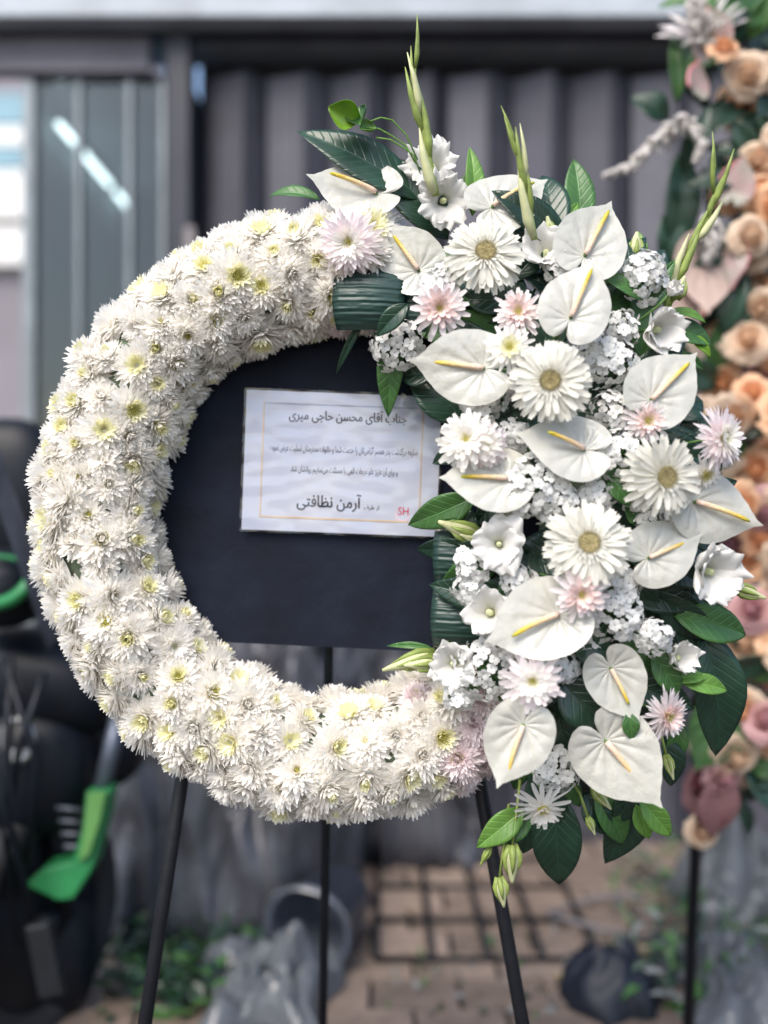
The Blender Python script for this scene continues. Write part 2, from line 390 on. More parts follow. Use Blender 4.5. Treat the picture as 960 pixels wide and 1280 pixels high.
# ------------------------------------------------------------------ the wreath
RC = P(426, 640, 0.03)                 # ring centre
KS = (-CY - 0.06) / FPX                # metres per pixel about the ring's front
RMAJ = 307 * KS; RMIN = 0.084
wreath = thing('flower_wreath', 'large round white chrysanthemum wreath with anthurium and gerbera spray on one side', 'wreath', (RC.x, 0.0, RC.z - 0.49))
def torus_pt(phi, psi, r):
    rad = RMAJ + r * math.sin(psi)
    return Vector((RC.x + rad * math.cos(phi), -0.035 - r * 0.95 * math.cos(psi), RC.z + rad * math.sin(phi)))
foam = MB()
foam.grid(lambda u, v: torus_pt(u * 2 * math.pi, v * 2 * math.pi, 0.064), 72, 18)
link('floral_foam', foam.mesh('floral_foam', M_foam), wreath)
# backing board
bl, br = P(160, 797, 0), P(690, 822, 0)
b = MB(); tl, tr = P(170, 372, 0), P(700, 400, 0)
b.extrude([(bl.x, bl.z), (br.x, br.z), (tr.x, tr.z), (tl.x, tl.z)], 0.0, 0.012)
link('backing_board', b.mesh('backing_board', M_board, False), wreath)
# chrysanthemums covering the ring
pts = []
rg = random.Random(11); tries = 0
while tries < 14000 and len(pts) < 300:
    tries += 1
    phi = R(rg.uniform(82, 312)); psi = R(rg.uniform(-104, 104))
    p = torus_pt(phi, psi, RMIN)
    if any((p - q[0]).length < 0.0368 for q in pts): continue
    pts.append((p, phi, psi))
for i, (p, phi, psi) in enumerate(pts):
    c = torus_pt(phi, 0, 0); n = Vector((math.sin(psi) * math.cos(phi), -math.cos(psi) * 0.95, math.sin(psi) * math.sin(phi)))
    n = (n + Vector((rg.gauss(0, .22), rg.gauss(0, .10), rg.gauss(0, .22)))).normalized()
    deg = math.degrees(phi)
    pb = 0.6 if deg > 292 else (0.2 if deg > 277 else (0.1 if deg < 95 else 0.0))
    blush = rg.random() < pb
    me = rg.choice(MUMB if blush else MUM)
    s = rg.choice((0.88, 0.98, 1.06, 1.14, 1.26))
    o = link('chrysanthemum', me, wreath, p - n * 0.014, orient_w(n, rg.uniform(0, 6.28)), s)
    if rg.random() < 0.97:
        link('flower_eye', rg.choice(EYE), o, p - n * 0.014, orient_w(n, rg.uniform(0, 6.28)), s * rg.choice((0.45, 0.6, 0.75, 0.9, 1.05)))
print('mums', len(pts))

# ---- spray on the right
def dd(px, py):
    return 0.075 + 0.115 * math.sqrt(max(0, 1 - ((px - 725) / 250) ** 2 - ((py - 610) / 430) ** 2))
def leaf_mesh(L, W, mt, bend=0.2, fold=0.25, wav=0.06, seed=0, wide=0.45, n=12, solid=0.0008, tipsharp=1.0):
    rg = random.Random(seed); ph = rg.uniform(0, 6)
    def fn(u, v):
        t = u; s = v * 2 - 1
        w_ = W / 2 * (math.sin(math.pi * t ** (math.log(0.5) / math.log(wide))) ** 0.85 if 0 < t < 1 else 0.0) + (0.0004 if t < 0.99 else 0.0001)
        z = bend * L * (4 * t * (1 - t)) * 0.5 - 0.5 * bend * L * t * t + fold * abs(s) * w_ + wav * w_ * math.sin(9 * t + ph + s) * abs(s)
        z -= 0.0012 * math.exp(-(s * 9) ** 2)
        return (s * w_, t * L, z)
    mb = MB(); mb.grid(fn, n, 8)
    return mb.mesh('leaf', mt, True, solid)
def leaf(px0, py0, px1, py1, Wpx, mt, d0=None, d1=None, nx=0, ny=0.1, parent=None, seed=None, **kw):
    d0 = dd(px0, py0) - 0.02 if d0 is None else d0
    d1 = d0 if d1 is None else d1
    a, bb = P(px0, py0, d0), P(px1, py1, d1)
    Y = (bb - a); L = Y.length; Y.normalize()
    nz = math.sqrt(max(0.05, 1 - nx*nx - ny*ny)); Z = Vector((nx, -nz, ny)); Z = (Z - Y * Z.dot(Y)).normalized(); X = Y.cross(Z)
    sd_ = seed if seed is not None else int(px0 * 7 + py1 * 13)
    me = leaf_mesh(L, Wpx * (-CY - d0) / FPX, mt, seed=sd_, **kw)
    return link('leaf', me, parent or wreath, a, Matrix((X, Y, Z)).transposed())

# filler foliage
fr = random.Random(5); FILL = []
for i in range(8):
    FILL.append(leaf_mesh(0.12 + 0.02 * (i % 3), 0.05 + 0.01 * (i % 2), M_dark if i < 6 else M_mid, bend=0.15, fold=0.2, seed=40 + i))
cnt = 0
while cnt < 150:
    a = fr.uniform(0, 2 * math.pi); q = math.sqrt(fr.random())
    px = 712 + 125 * q * math.cos(a); py = 620 + 345 * q * math.sin(a)
    if px < 640 and 330 < py < 700 and fr.random() < 0.6: continue
    ang = math.degrees(math.atan2(-(py - 620), (px - 712))) + fr.uniform(-80, 80)
    dep = dd(px, py) - fr.uniform(0.045, 0.085)
    nx, ny = 0.5 * (px - 715) / 200 + fr.uniform(-.35, .35), -0.4 * (py - 615) / 380 + fr.uniform(-.35, .35)
    h = math.hypot(nx, ny)
    if h > 0.85: nx *= .85 / h; ny *= .85 / h
    link('leaf', FILL[fr.randrange(8)], wreath, P(px, py, dep), orient(nx, ny, ang), fr.uniform(0.7, 1.05))
    cnt += 1

# anthuriums ------------------------------------------------------
HEART = [(0, 1.20), (4, 1.06), (12, 0.96), (25, 0.86), (45, 0.76), (70, 0.66), (95, 0.605), (120, 0.57), (145, 0.53), (160, 0.48), (171, 0.36), (180, 0.13)]
def heart(th):
    th = abs(th)
    for (a, r), (c, q) in zip(HEART, HEART[1:]):
        if a <= th <= c:
            t = (th - a) / (c - a); t = t * t * (3 - 2 * t) * 0.4 + t * 0.6
            return r + (q - r) * t
    return HEART[-1][1]
def spathe_mesh(L, seed):
    rg = random.Random(seed); p1, p2, p3 = (rg.uniform(0, 6.28) for _ in range(3)); cup = rg.uniform(-0.03, 0.20); fl = rg.uniform(0.0, 0.09)
    NA, NR = 104, 10; vs = []
    for j in range(NA + 1):
        th = -180 + 360 * j / NA; a = R(th); rr = heart(th) * L
        for i in range(NR + 1):
            t = i / NR; r = rr * t
            x, y = r * math.sin(a), r * math.cos(a)
            q = r / L
            z = cup * L * q * q - 0.05 * L * math.exp(-(q * 4) ** 2)
            z += 0.095 * L * q ** 1.5 * math.sin(2 * a + p1) + 0.05 * L * q ** 2 * math.sin(3 * a + p2) + 0.012 * L * q ** 3 * math.sin(7 * a + p3)
            z += 0.024 * L * math.sin(math.pi * min(1, t * 1.02)) * (abs(math.cos(6.5 * a + 1.1 * math.sin(a) * t)) ** 0.6 - 0.7)         # sunken veins
            z += -fl * L * max(0, t - 0.75) * 2.2
            z += 0.10 * L * max(0, -math.cos(a)) * q        # lobes lift
            vs.append((x, y, z))
    fs = [(j*(NR+1)+i, (j+1)*(NR+1)+i, (j+1)*(NR+1)+i+1, j*(NR+1)+i+1) for j in range(NA) for i in range(NR)]
    mb = MB(); mb.add(vs, fs); me = mb.mesh('anthurium', M_anth, True)
    bm = bmesh.new(); bm.from_mesh(me); bmesh.ops.remove_doubles(bm, verts=bm.verts, dist=0.0002)
    bmesh.ops.recalc_face_normals(bm, faces=bm.faces)
    bm.to_mesh(me); bm.free(); me.polygons.foreach_set('use_smooth', [True] * len(me.polygons))
    return me
def stem_tube(o, a, n, length=0.09, rad=0.0028, sag=0.03):
    tgt = a - n * length
    c = RC.copy()
    dirc = Vector((c.x - tgt.x, 0, c.z - tgt.z)) * 0.12
    tgt = tgt + dirc; tgt.y = min(-0.03, max(tgt.y, a.y + 0.05))
    mb = MB(); mb.tube([a - n * 0.001, a - n * length * 0.4, tgt], rad, 6)
    return link('stem', mb.mesh('stem', M_stem), o)
def anthurium(ox, oy, ang, nx, ny, Lpx, el, sl=0.82, off=0.0, bendx=0.0, seed=0):
    d = dd(ox, oy) + 0.025 + off; k = (-CY - d) / FPX; L = Lpx * k
    M = orient(nx, ny, ang); a = P(ox, oy, d); n = M @ Vector((0, 0, 1))
    o = link('anthurium', spathe_mesh(L, seed + int(ox)), wreath, a, M)
    S = L * sl; e = R(el); mb = MB(); N = 12; pts_ = []; rd = []
    for i in range(N + 1):
        t = i / N; ee = e - R(12) * t
        pts_.append((bendx * S * t * t, S * t * math.cos(ee), S * t * math.sin(ee) + 0.001))
        rd.append(L * 0.050 * (1.0 - 0.35 * t) * (1 if i < N else 0.45) * (0.8 if i == 0 else 1))
    mb.tube(pts_, rd, 10)
    link('spadix', mb.mesh('spadix', M_spadix), o, a, M)
    stem_tube(o, a, n)
    return o
for A in [
    (470, 240, 172, -0.05, 0.42, 72, 36), (523, 337, 127, -0.05, 0.10, 64, 12), (616, 257, 32, 0.05, 0.36, 70, 22),
    (732, 318, 63, 0.12, 0.25, 74, 14, 0.95), (714, 396, 68, 0.0, 0.18, 72, 14, 0.95), (604, 460, 173, -0.1, 0.12, 78, 10, 0.95),
    (815, 499, 45, 0.12, 0.12, 72, 12, 0.98), (730, 561, 170, 0.02, 0.42, 74, 38, 0.75), (634, 598, 182, 0.0, 0.42, 72, 16, 0.82),
    (870, 627, -18, 0.35, 0.05, 76, 28, 0.95), (812, 697, 24, 0.1, 0.15, 66, 8, 0.9), (698, 768, 203, -0.05, 0.38, 84, 20, 0.8),
    (764, 836, -63, 0.0, -0.03, 62, 22, 0.78), (654, 907, -114, 0.0, 0.05, 70, 10, 1.02), (758, 927, -50, 0.0, -0.02, 86, 8, 1.0)]:
    off = {470: -0.01, 523: 0.015, 616: -0.01, 732: -0.015, 714: 0.02, 604: 0.01, 634: 0.005, 698: 0.02, 654: 0.06, 758: 0.02}.get(A[0], 0)
    anthurium(*A[:7], sl=A[7] if len(A) > 7 else 0.86, off=off, bendx={654: -0.12, 698: -0.1}.get(A[0], 0.03))

# gerberas --------------------------------------------------------
def gprof(t):
    return 0.45 + 0.55 * math.sin(math.pi * min(1, 0.12 + t * 0.62)) if t < 0.93 else 0.55
def make_gerbera(seed, r):
    rg = random.Random(seed); mb = MB()
    for n, L0, el, z0, wd in [(27, 1.0, -6, 0.0, 0.165), (26, 0.95, 5, 0.003, 0.155), (22, 0.82, 15, 0.006, 0.14), (26, 0.30, 28, 0.009, 0.05), (30, 0.20, 45, 0.010, 0.04)]:
        for j in range(n):
            az = 2 * math.pi * (j + rg.uniform(-.22, .22)) / n + L0
            big = L0 > 0.5
            petal(mb, r * (L0 - 0.16 if big else L0) * rg.uniform(0.93, 1.05), r * wd * rg.uniform(.85, 1.15), R(el + rg.uniform(-9, 9)), R(rg.uniform(-34, 8)), az, r * (0.16 if big else 0.2), z0, 6 if big else 3, 0.16, prof=gprof, notch=big, twist=rg.uniform(-.35, .35))
    return mb.mesh('gerbera', M_gerb)
def make_gdisc(seed, r):
    rg = random.Random(seed); mb = MB()
    mb.lathe([(r * 0.25, 0.004), (r * 0.24, 0.010), (r * 0.17, 0.0125), (r * 0.08, 0.0115), (0.0005, 0.0105)], 20)
    for i in range(150):
        q = r * 0.25 * math.sqrt((i + .5) / 150); a = i * 2.39996
        mb.tube([(q*math.cos(a), q*math.sin(a), 0.008), (q*1.06*math.cos(a), q*1.06*math.sin(a), 0.0135 + 0.0025 * rg.random() + (0.002 if q > r*.18 else 0))], [r*0.014, r*0.008], 4)
    return mb.mesh('flower_disc', M_gdisc)
for q, (px, py, r, nx, ny, off) in enumerate([(606, 318, 53, 0.0, 0.2, 0.02), (688, 477, 55, -0.18, 0.02, 0.035), (828, 596, 54, 0.24, -0.05, 0.03), (735, 680, 58, -0.05, 0.20, 0.035)]):
    d = dd(px, py) + 0.02 + off; k = (-CY - d) / FPX; M = orient(nx, ny, 90 + q * 37); a = P(px, py, d)
    o = link('gerbera', make_gerbera(500 + q, r * k), wreath, a, M)
    link('flower_disc', make_gdisc(520 + q, r * k), o, a, M)
    stem_tube(o, a, M @ Vector((0, 0, 1)), 0.10)

# loose daisies / spray chrysanthemums ------------------------------
def make_daisy(seed, r, rows, n, mats, wid, elev0=-8, elev1=45):
    rg = random.Random(seed); mb = MB()
    for k in range(rows):
        u = k / max(1, rows - 1)
        for j in range(n - int(3 * u)):
            az = 2 * math.pi * (j + 0.5 * k + rg.uniform(-.2, .2)) / (n - int(3 * u))
            L = r * (1 - 0.52 * u) * rg.uniform(0.88, 1.08)
            petal(mb, L, r * wid * rg.uniform(.85, 1.15), R(elev0 + (elev1 - elev0) * u + rg.uniform(-8, 8)), R(rg.uniform(-18, 14)), az, 0.003, 0.002 + 0.006 * u, 5, 0.2, mi=1 if u > 0.6 else 0, prof=gprof if wid > 0.15 else pointed, twist=rg.uniform(-.4, .4))
    return mb.mesh('spray_chrysanthemum', mats)
for q, (px, py, r, nx, ny, rows, n, kind, wid, off) in enumerate([
    (437, 303, 44, -0.15, -0.25, 6, 20, 'b', 0.15, 0.04), (465, 285, 34, 0.2, 0.1, 5, 18, 'w', 0.16, 0.01),
    (549, 386, 37, 0.0, -0.1, 4, 15, 'p', 0.20, 0.03), (648, 392, 32, -0.1, 0.1, 4, 15, 'p', 0.19, 0.0), (637, 436, 30, -0.1, 0.05, 3, 18, 'w', 0.17, 0.02),
    (584, 550, 39, -0.25, 0.1, 5, 17, 'b', 0.2, 0.03), (606, 555, 30, 0.3, -0.1, 5, 17, 'b', 0.2, 0.02), (808, 527, 28, 0.0, 0.0, 4, 16, 'p', 0.19, 0.0),
    (898, 548, 42, 0.62, 0.05, 7, 24, 'b', 0.13, 0.03), (725, 742, 34, 0.05, -0.15, 4, 14, 'p', 0.22, 0.04), (665, 850, 40, -0.05, -0.05, 4, 15, 'b', 0.2, 0.05),
    (830, 893, 34, 0.5, -0.15, 6, 20, 'p', 0.13, 0.02), (678, 1006, 36, 0.0, -0.62, 3, 18, 'u', 0.17, 0.03),
    (878, 590, 26, 0.3, -0.5, 4, 15, 'b', 0.18, 0.0)]):
    d = dd(px, py) + 0.02 + off; k = (-CY - d) / FPX; M = orient(nx, ny, 90 + 31 * q); a = P(px, py, d)
    mats = {'b': [M_blush if q % 2 == 0 else M_mum, M_mum], 'w': [M_mum, M_eyeinner], 'u': [M_mum, M_mum], 'p': [M_bpale, M_pinkeye]}[kind]
    o = link('spray_chrysanthemum', make_daisy(600 + q, r * k, rows, n, mats, wid), wreath, a, M)
    link('flower_eye', EYE[q % 3], o, a + (M @ Vector((0, 0, -0.007))), M, 1.0)
    stem_tube(o, a, M @ Vector((0, 0, 1)), 0.07, 0.0018)

# clusters of tiny white blossoms ------------------------------------
def make_cluster(seed, r, n):
    rg = random.Random(seed); mb = MB(); fl = []
    t = 0
    while len(fl) < n and t < 900:
        t += 1
        a = rg.uniform(0, 6.283); u = rg.random(); zz = 1 - u * 1.0; q = math.sqrt(max(0, 1 - zz * zz))
        v = Vector((q * math.cos(a), q * math.sin(a), zz)); p = v * r * rg.uniform(0.80, 1.08)
        p.z *= 0.8
        if any((p - x).length < max(0.0098, r * 0.30) for x, _ in fl): continue
        fl.append((p, v))
    for p, v in fl:
        v = (v + Vector((rg.uniform(-.5, .5), rg.uniform(-.5, .5), rg.uniform(-.2, .5)))).normalized()
        M = orient_w(v, rg.uniform(0, 6)); sub = MB(); pr = 0.0084 * rg.uniform(0.8, 1.15)
        for j in range(5):
            petal(sub, pr, pr * 1.0, R(rg.uniform(8, 38)), R(-35), 2 * math.pi * j / 5 + rg.uniform(-.12, .12), pr * 0.10, 0, 3, 0.10, prof=lambda t: (0.35, 0.85, 1.0, 0.55)[int(round(t * 3))])
        mb.add([p + M @ Vector(x) for x in sub.v], sub.f, 0)
        base = p * 0.35
        mb.tube([base, p - v * 0.001], [0.0012, 0.0010], 4, 1, False)
    mb.lathe([(0.001, -r * 0.3), (r * 0.22, 0), (r * 0.26, r * 0.15), (0.001, r * 0.3)], 8, 1)
    return mb.mesh('blossom_cluster', [M_tiny, M_mid])
for q, (px, py, r, nx, ny, off) in enumerate([
    (492, 430, 33, -0.3, -0.1, 0.03), (545, 357, 22, 0, 0, 0.035), (766, 450, 36, 0.1, 0, 0.0), (603, 497, 32, 0, 0, 0.01), (668, 612, 40, 0, -0.1, 0.025),
    (768, 515, 27, 0, 0, -0.005), (784, 570, 34, 0, 0, 0.015), (590, 708, 22, -0.2, 0, 0.02), (648, 727, 20, 0, 0, 0.02), (768, 765, 38, 0, 0, 0.02),
    (820, 797, 23, 0.1, 0, 0.03), (606, 838, 40, -0.1, 0, 0.03), (697, 967, 27, 0, -0.2, 0.01), (808, 345, 30, 0.1, 0.1, 0.0), (850, 648, 24, 0.2, -0.2, -0.01),
    (572, 872, 18, -0.1, 0, 0.04), (708, 835, 17, 0, 0, 0.01), (700, 630, 26, 0.1, -0.2, 0.015), (640, 480, 18, 0, 0, 0.0), (815, 330, 20, 0.2, 0.3, 0.01), (742, 438, 22, 0, 0, 0.0), (640, 545, 20, 0, 0, 0.0), (745, 620, 22, 0, 0, 0.01), (690, 840, 20, 0, 0, 0.02), (800, 620, 20, 0.1, 0, 0.0), (560, 345, 20, -0.1, 0.1, 0.03), (660, 740, 24, 0, 0, 0.01), (775, 735, 26, 0, 0, 0.01), (590, 480, 22, -0.1, 0, 0.02), (630, 800, 24, 0, 0, 0.03), (735, 800, 18, 0, 0, 0.0), (815, 650, 20, 0.1, 0, 0.0), (585, 735, 20, -0.2, 0, 0.02), (700, 330, 20, 0, 0.1, 0.0), (780, 410, 22, 0.1, 0, 0.0), (725, 955, 18, 0, -0.1, 0.0)]):
    d = dd(px, py) + off; k = (-CY - d) / FPX; M = orient(nx, ny, 40 * q); a = P(px, py, d)
    rr = r * k
    link('blossom_cluster', make_cluster(700 + q, rr, int(14 + r * 0.9)), wreath, a - (M @ Vector((0, 0, rr * 0.4))), M)

# ruffled blossoms (lisianthus and gladiolus florets) ----------------
def make_ruffle(seed, r, open_=0.8, npet=6, depth=1.0, throat=True):
    rg = random.Random(seed); mb = MB()
    for j in range(npet):
        az = 2 * math.pi * j / npet + rg.uniform(-.15, .15); ph = rg.uniform(0, 6); ins = 0.88 if j % 2 else 1.0
        ca, sa = math.cos(az), math.sin(az); wd = r * (1.25 if npet < 7 else 1.0) * rg.uniform(.9, 1.1)
        op = open_ * rg.uniform(0.8, 1.2)
        def fn(u, v, ca=ca, sa=sa, ph=ph, ins=ins, wd=wd, op=op):
            t = u; s = v * 2 - 1
            rad = r * ins * (0.10 + 0.9 * (t ** 1.5) * op + 0.22 * math.sin(math.pi * t) * (1 - op))
            z = depth * r * (1.15 * t - 0.55 * op * t * t * t) + 0.10 * r * t * t * math.sin(5 * s + ph) + 0.075 * r * t ** 3 * math.sin(11 * s + ph * 2)
            wl = wd * (0.18 + 0.82 * math.sin(math.pi * min(1, 0.05 + t * 0.62))) * (1 - 0.15 * (t > 0.95))
            half = s * wl / 2
            rad2 = rad - 0.25 * abs(s) ** 2 * wl * (1 - 0.5 * op) - 0.10 * r * (abs(s) ** 3) * t ** 4
            rad2 += 0.06 * r * math.sin(5 * s + ph) * t + 0.05 * r * t ** 3 * math.sin(9 * s + 2 * ph) + 0.10 * r * t ** 4 * (1 - s * s)
            z -= 0.16 * r * abs(s) ** 3 * t ** 4
            return (rad2 * ca - half * sa, rad2 * sa + half * ca, z)
        mb.grid(fn, 12, 16, 0)
    if throat:
        mb.lathe([(r * 0.10, r * 0.02), (r * 0.09, r * 0.40), (0.0005, r * 0.46)], 8, 1)
    return mb.mesh('ruffled_blossom', [M_liz, M_throat])
for q, (px, py, r, nx, ny, op, off) in enumerate([
    (540, 206, 40, -0.25, 0.2, 0.75, 0.0), (556, 250, 42, 0.15, -0.2, 0.75, 0.01), (682, 312, 40, -0.2, 0.35, 0.6, -0.01), (826, 412, 42, 0.3, -0.15, 0.55, 0.01),
    (624, 680, 38, -0.1, 0.05, 0.85, 0.03), (610, 765, 44, -0.3, 0.15, 0.6, 0.02), (565, 830, 38, -0.25, 0.05, 0.7, 0.03), (893, 716, 48, 0.3, -0.1, 0.65, 0.02), (851, 822, 34, 0.4, 0.1, 0.5, 0.0),
    (632, 640, 22, -0.2, -0.3, 0.4, 0.0), (842, 362, 18, 0.4, 0.5, 0.3, 0.03)]):
    d = dd(px, py) + off; k = (-CY - d) / FPX; M = orient(nx, ny, 17 * q + 80); a = P(px, py, d); rr = r * k
    n = M @ Vector((0, 0, 1))
    o = link('ruffled_blossom', make_ruffle(800 + q, rr, op, 6 if q > 1 else 7), wreath, a - n * rr * 0.5, M)
    stem_tube(o, a - n * rr * 0.5, n, 0.06, 0.002)

# buds ---------------------------------------------------------------
def bud(px0, py0, px1, py1, Wpx, d0, d1=None, cream=True, stem_to=None):
    d1 = d0 if d1 is None else d1
    a, c = P(px0, py0, d0), P(px1, py1, d1); k = (-CY - d0) / FPX; W = Wpx * k / 2
    mb = MB(); N = 10; pts_ = []; rd = []
    for i in range(N + 1):
        t = i / N; pts_.append(a.lerp(c, t)); rd.append(max(0.0006, W * (0.35 + 0.65 * math.sin(math.pi * t ** 0.8)) * (1 - 0.55 * t)) * 1.25)
    mb.tube(pts_, rd, 8)
    o = link('bud', mb.mesh('bud', M_budtip if cream else M_lgreen), wreath)
    sp = MB(); ax = (c - a).normalized(); L = (c - a).length; sd_ = ax.cross(Vector((0, -1, 0))).normalized(); fw = Vector((0, -1, 0))
    for s in (-1, 0, 1):
        off = sd_ * s * W * 0.9 + fw * W * (0.9 if s == 0 else 0.35)
        sp.tube([a + off * 0.3 - ax * L * 0.05, a + off * 1.0 + ax * L * 0.25, a + off * 0.95 + ax * L * 0.5, a + off * 0.6 + ax * L * (0.72 + 0.06 * s)], [W * .5, W * .45, W * .28, W * 0.05], 5)
    link('sepal', sp.mesh('sepal', M_lgreen), o)
    if stem_to:
        st = MB(); e = P(*stem_to); m1 = a.lerp(e, 0.5) + Vector((0, -0.01, 0.008))
        st.tube([e, m1, a + ax * L * 0.03], [0.0022, 0.002, 0.0022], 6); link('stem', st.mesh('stem', M_lgreen), o)
bud(540, 818, 478, 838, 20, 0.10, 0.12, True, (590, 810, 0.09)); bud(545, 828, 505, 832, 18, 0.115, 0.13, True, (590, 820, 0.09))
bud(600, 672, 548, 652, 22, 0.11, 0.13, True, (630, 680, 0.10)); bud(612, 682, 575, 668, 16, 0.12, 0.13, True, (640, 690, 0.10))
bud(920, 735, 958, 748, 16, 0.12, 0.13, True, (890, 725, 0.10)); bud(640, 1058, 640, 1104, 20, 0.12, 0.12, True, (650, 975, 0.10))
bud(624, 1098, 630, 1134, 16, 0.12, 0.12, True, (636, 1005, 0.10)); bud(742, 985, 764, 1012, 13, 0.12, 0.13, True, (722, 950, 0.09)); bud(735, 1022, 744, 1044, 9, 0.12, 0.12, True, (712, 972, 0.09))
bud(793, 322, 796, 290, 18, 0.10, 0.10, True, (790, 370, 0.09)); bud(833, 945, 842, 975, 11, 0.10, 0.11, True, (815, 900, 0.09)); bud(612, 1060, 600, 1082, 8, 0.11, 0.11, False, (640, 1010, 0.10))
bud(690, 305, 684, 270, 16, 0.13, 0.14, True, (690, 340, 0.10)); bud(845, 372, 856, 345, 16, 0.13, 0.14, True, (830, 400, 0.10))

# gladiolus spikes ----------------------------------------------------
def spike(pix, depth, seed, w0=14, nb=7):
    rg = random.Random(seed); P3 = [P(x, y, depth + 0.01 * i) for i, (x, y) in enumerate(pix)]
    # smooth path
    path = []
    for i in range(len(P3) - 1):
        for t in range(5): path.append(P3[i].lerp(P3[i+1], t / 5))
    path.append(P3[-1]); k = 1.4 / FPX
    for _ in range(3):
        path = [path[0]] + [(path[i-1] + path[i] * 2 + path[i+1]) / 4 for i in range(1, len(path)-1)] + [path[-1]]
    mb = MB(); mb.tube(path, [w0 * k * 0.36 * (1 - 0.75 * i / (len(path) - 1)) for i in range(len(path))], 8)
    o = link('gladiolus_spike', mb.mesh('gladiolus_spike', M_lgreen), wreath)
    N = len(path) - 1
    for j in range(nb):
        t = 0.05 + 0.90 * j / (nb - 1); i = min(N - 1, int(t * N)); p = path[i]; ax = (path[i+1] - path[max(0, i-1)]).normalized()
        side = ax.cross(Vector((0, -1, 0))).normalized() * (1 if j % 2 else -1) + Vector((0, -0.5, 0))
        L = w0 * k * (7.5 - 3.6 * t) * rg.uniform(.8, 1.15); W = w0 * k * (0.62 - 0.32 * t) * rg.uniform(.8, 1.2)
        q = [p, p + ax * L * 0.25 + side * W * 0.5, p + ax * L * 0.6 + side * W * 0.7, p + ax * L + side * W * 0.55]
        m2 = MB(); m2.tube(q, [W * 0.45, W * 0.8, W * 0.55, W * 0.08], 7)
        link('bud', m2.mesh('bud', M_budtip if (j % 3 == 0 and t < .6) else M_lgreen), o)
spike([(545, 245), (532, 175), (519, 125), (519, 75)], 0.10, 1, 14, 6)
spike([(668, 300), (660, 250), (655, 210), (641, 175)], 0.16, 2, 12, 6)
spike([(832, 385), (850, 335), (882, 280), (893, 250), (891, 215)], 0.12, 3, 13, 8)

# named leaves ---------------------------------------------------------
leaf(530, 250, 374, 158, 62, M_dark, 0.06, 0.08, 0.1, 0.35, bend=0.12, fold=0.1)
leaf(560, 300, 470, 190, 60, M_dark, 0.05, 0.06, -0.1, 0.2)
leaf(400, 250, 336, 240, 22, M_mid, 0.05, 0.04, 0.0, 0.6)
leaf(590, 270, 590, 182, 26, M_light, 0.07, 0.08, 0.3, 0.1); leaf(575, 262, 592, 205, 18, M_mid, 0.07, 0.07, -0.3, 0.1)
leaf(672, 300, 700, 248, 26, M_mid, 0.08, 0.08, -0.2, 0.2); leaf(690, 300, 724, 252, 22, M_light, 0.08, 0.08, 0.3, 0.2); leaf(668, 290, 690, 258, 16, M_mid, 0.09, 0.09)
leaf(805, 375, 750, 340, 24, M_mid, 0.15, 0.16, 0.0, 0.3); leaf(800, 380, 845, 325, 22, M_mid, 0.13, 0.15, 0.3, 0.3); leaf(800, 330, 798, 288, 18, M_light, 0.08, 0.08)
leaf(800, 460, 795, 350, 34, M_mid, 0.11, 0.12, 0.2, 0.1); leaf(790, 470, 770, 360, 30, M_dark, 0.10, 0.11, 0.0, 0.1)
leaf(835, 390, 884, 400, 16, M_light, 0.10, 0.10, 0.1, 0.55); leaf(830, 410, 892, 428, 34, M_mid, 0.09, 0.09, 0.2, 0.3); leaf(860, 420, 890, 445, 16, M_lime, 0.09, 0.09, 0.4, 0.1); leaf(845, 440, 882, 462, 14, M_mid, 0.09, 0.08)
leaf(495, 400, 484, 522, 34, M_mid, 0.085, 0.06, -0.2, 0.2, bend=0.1); leaf(510, 380, 470, 420, 26, M_dark, 0.14, 0.13)
leaf(540, 470, 500, 470, 30, M_dark, 0.09, 0.07); leaf(600, 550, 538, 580, 26, M_dark, 0.10, 0.06); leaf(610, 560, 650, 610, 34, M_dark, 0.15, 0.15)
leaf(585, 530, 510, 455, 60, M_dark, 0.06, 0.05, -0.1, 0.1); leaf(640, 520, 650, 590, 46, M_mid, 0.14, 0.15)
leaf(590, 690, 560, 615, 40, M_dark, 0.08, 0.07); leaf(570, 648, 545, 655, 8, M_mid, 0.11, 0.10)
leaf(762, 595, 788, 632, 32, M_mid, 0.19, 0.20, 0.1, 0.2); leaf(800, 655, 782, 630, 22, M_mid, 0.17, 0.18)
leaf(740, 700, 630, 700, 78, M_dark, 0.15, 0.13, 0, 0.1, fold=0.05)
leaf(842, 770, 938, 793, 48, M_mid, 0.13, 0.11, 0.1, 0.25); leaf(870, 770, 905, 950, 72, M_dark, 0.09, 0.07, 0.25, 0.0, wide=0.5)
leaf(850, 852, 912, 862, 26, M_light, 0.14, 0.13, 0.1, 0.4); leaf(815, 815, 850, 870, 34, M_mid, 0.15, 0.15); leaf(840, 850, 885, 845, 18, M_light, 0.145, 0.14, 0, 0.5)
leaf(770, 820, 715, 800, 46, M_dark, 0.18, 0.18, 0, 0.1, wide=0.6); leaf(700, 850, 760, 910, 62, M_dark, 0.17, 0.17, 0, 0.0); leaf(785, 890, 790, 925, 22, M_mid, 0.20, 0.20)
leaf(655, 1010, 596, 1060, 34, M_light, 0.11, 0.12, -0.1, 0.2); leaf(665, 1015, 618, 1058, 28, M_mid, 0.10, 0.11); leaf(800, 1000, 840, 1046, 30, M_light, 0.12, 0.12, 0.1, 0.1); leaf(795, 1005, 812, 1050, 22, M_light, 0.11, 0.11, -0.2, 0.0)
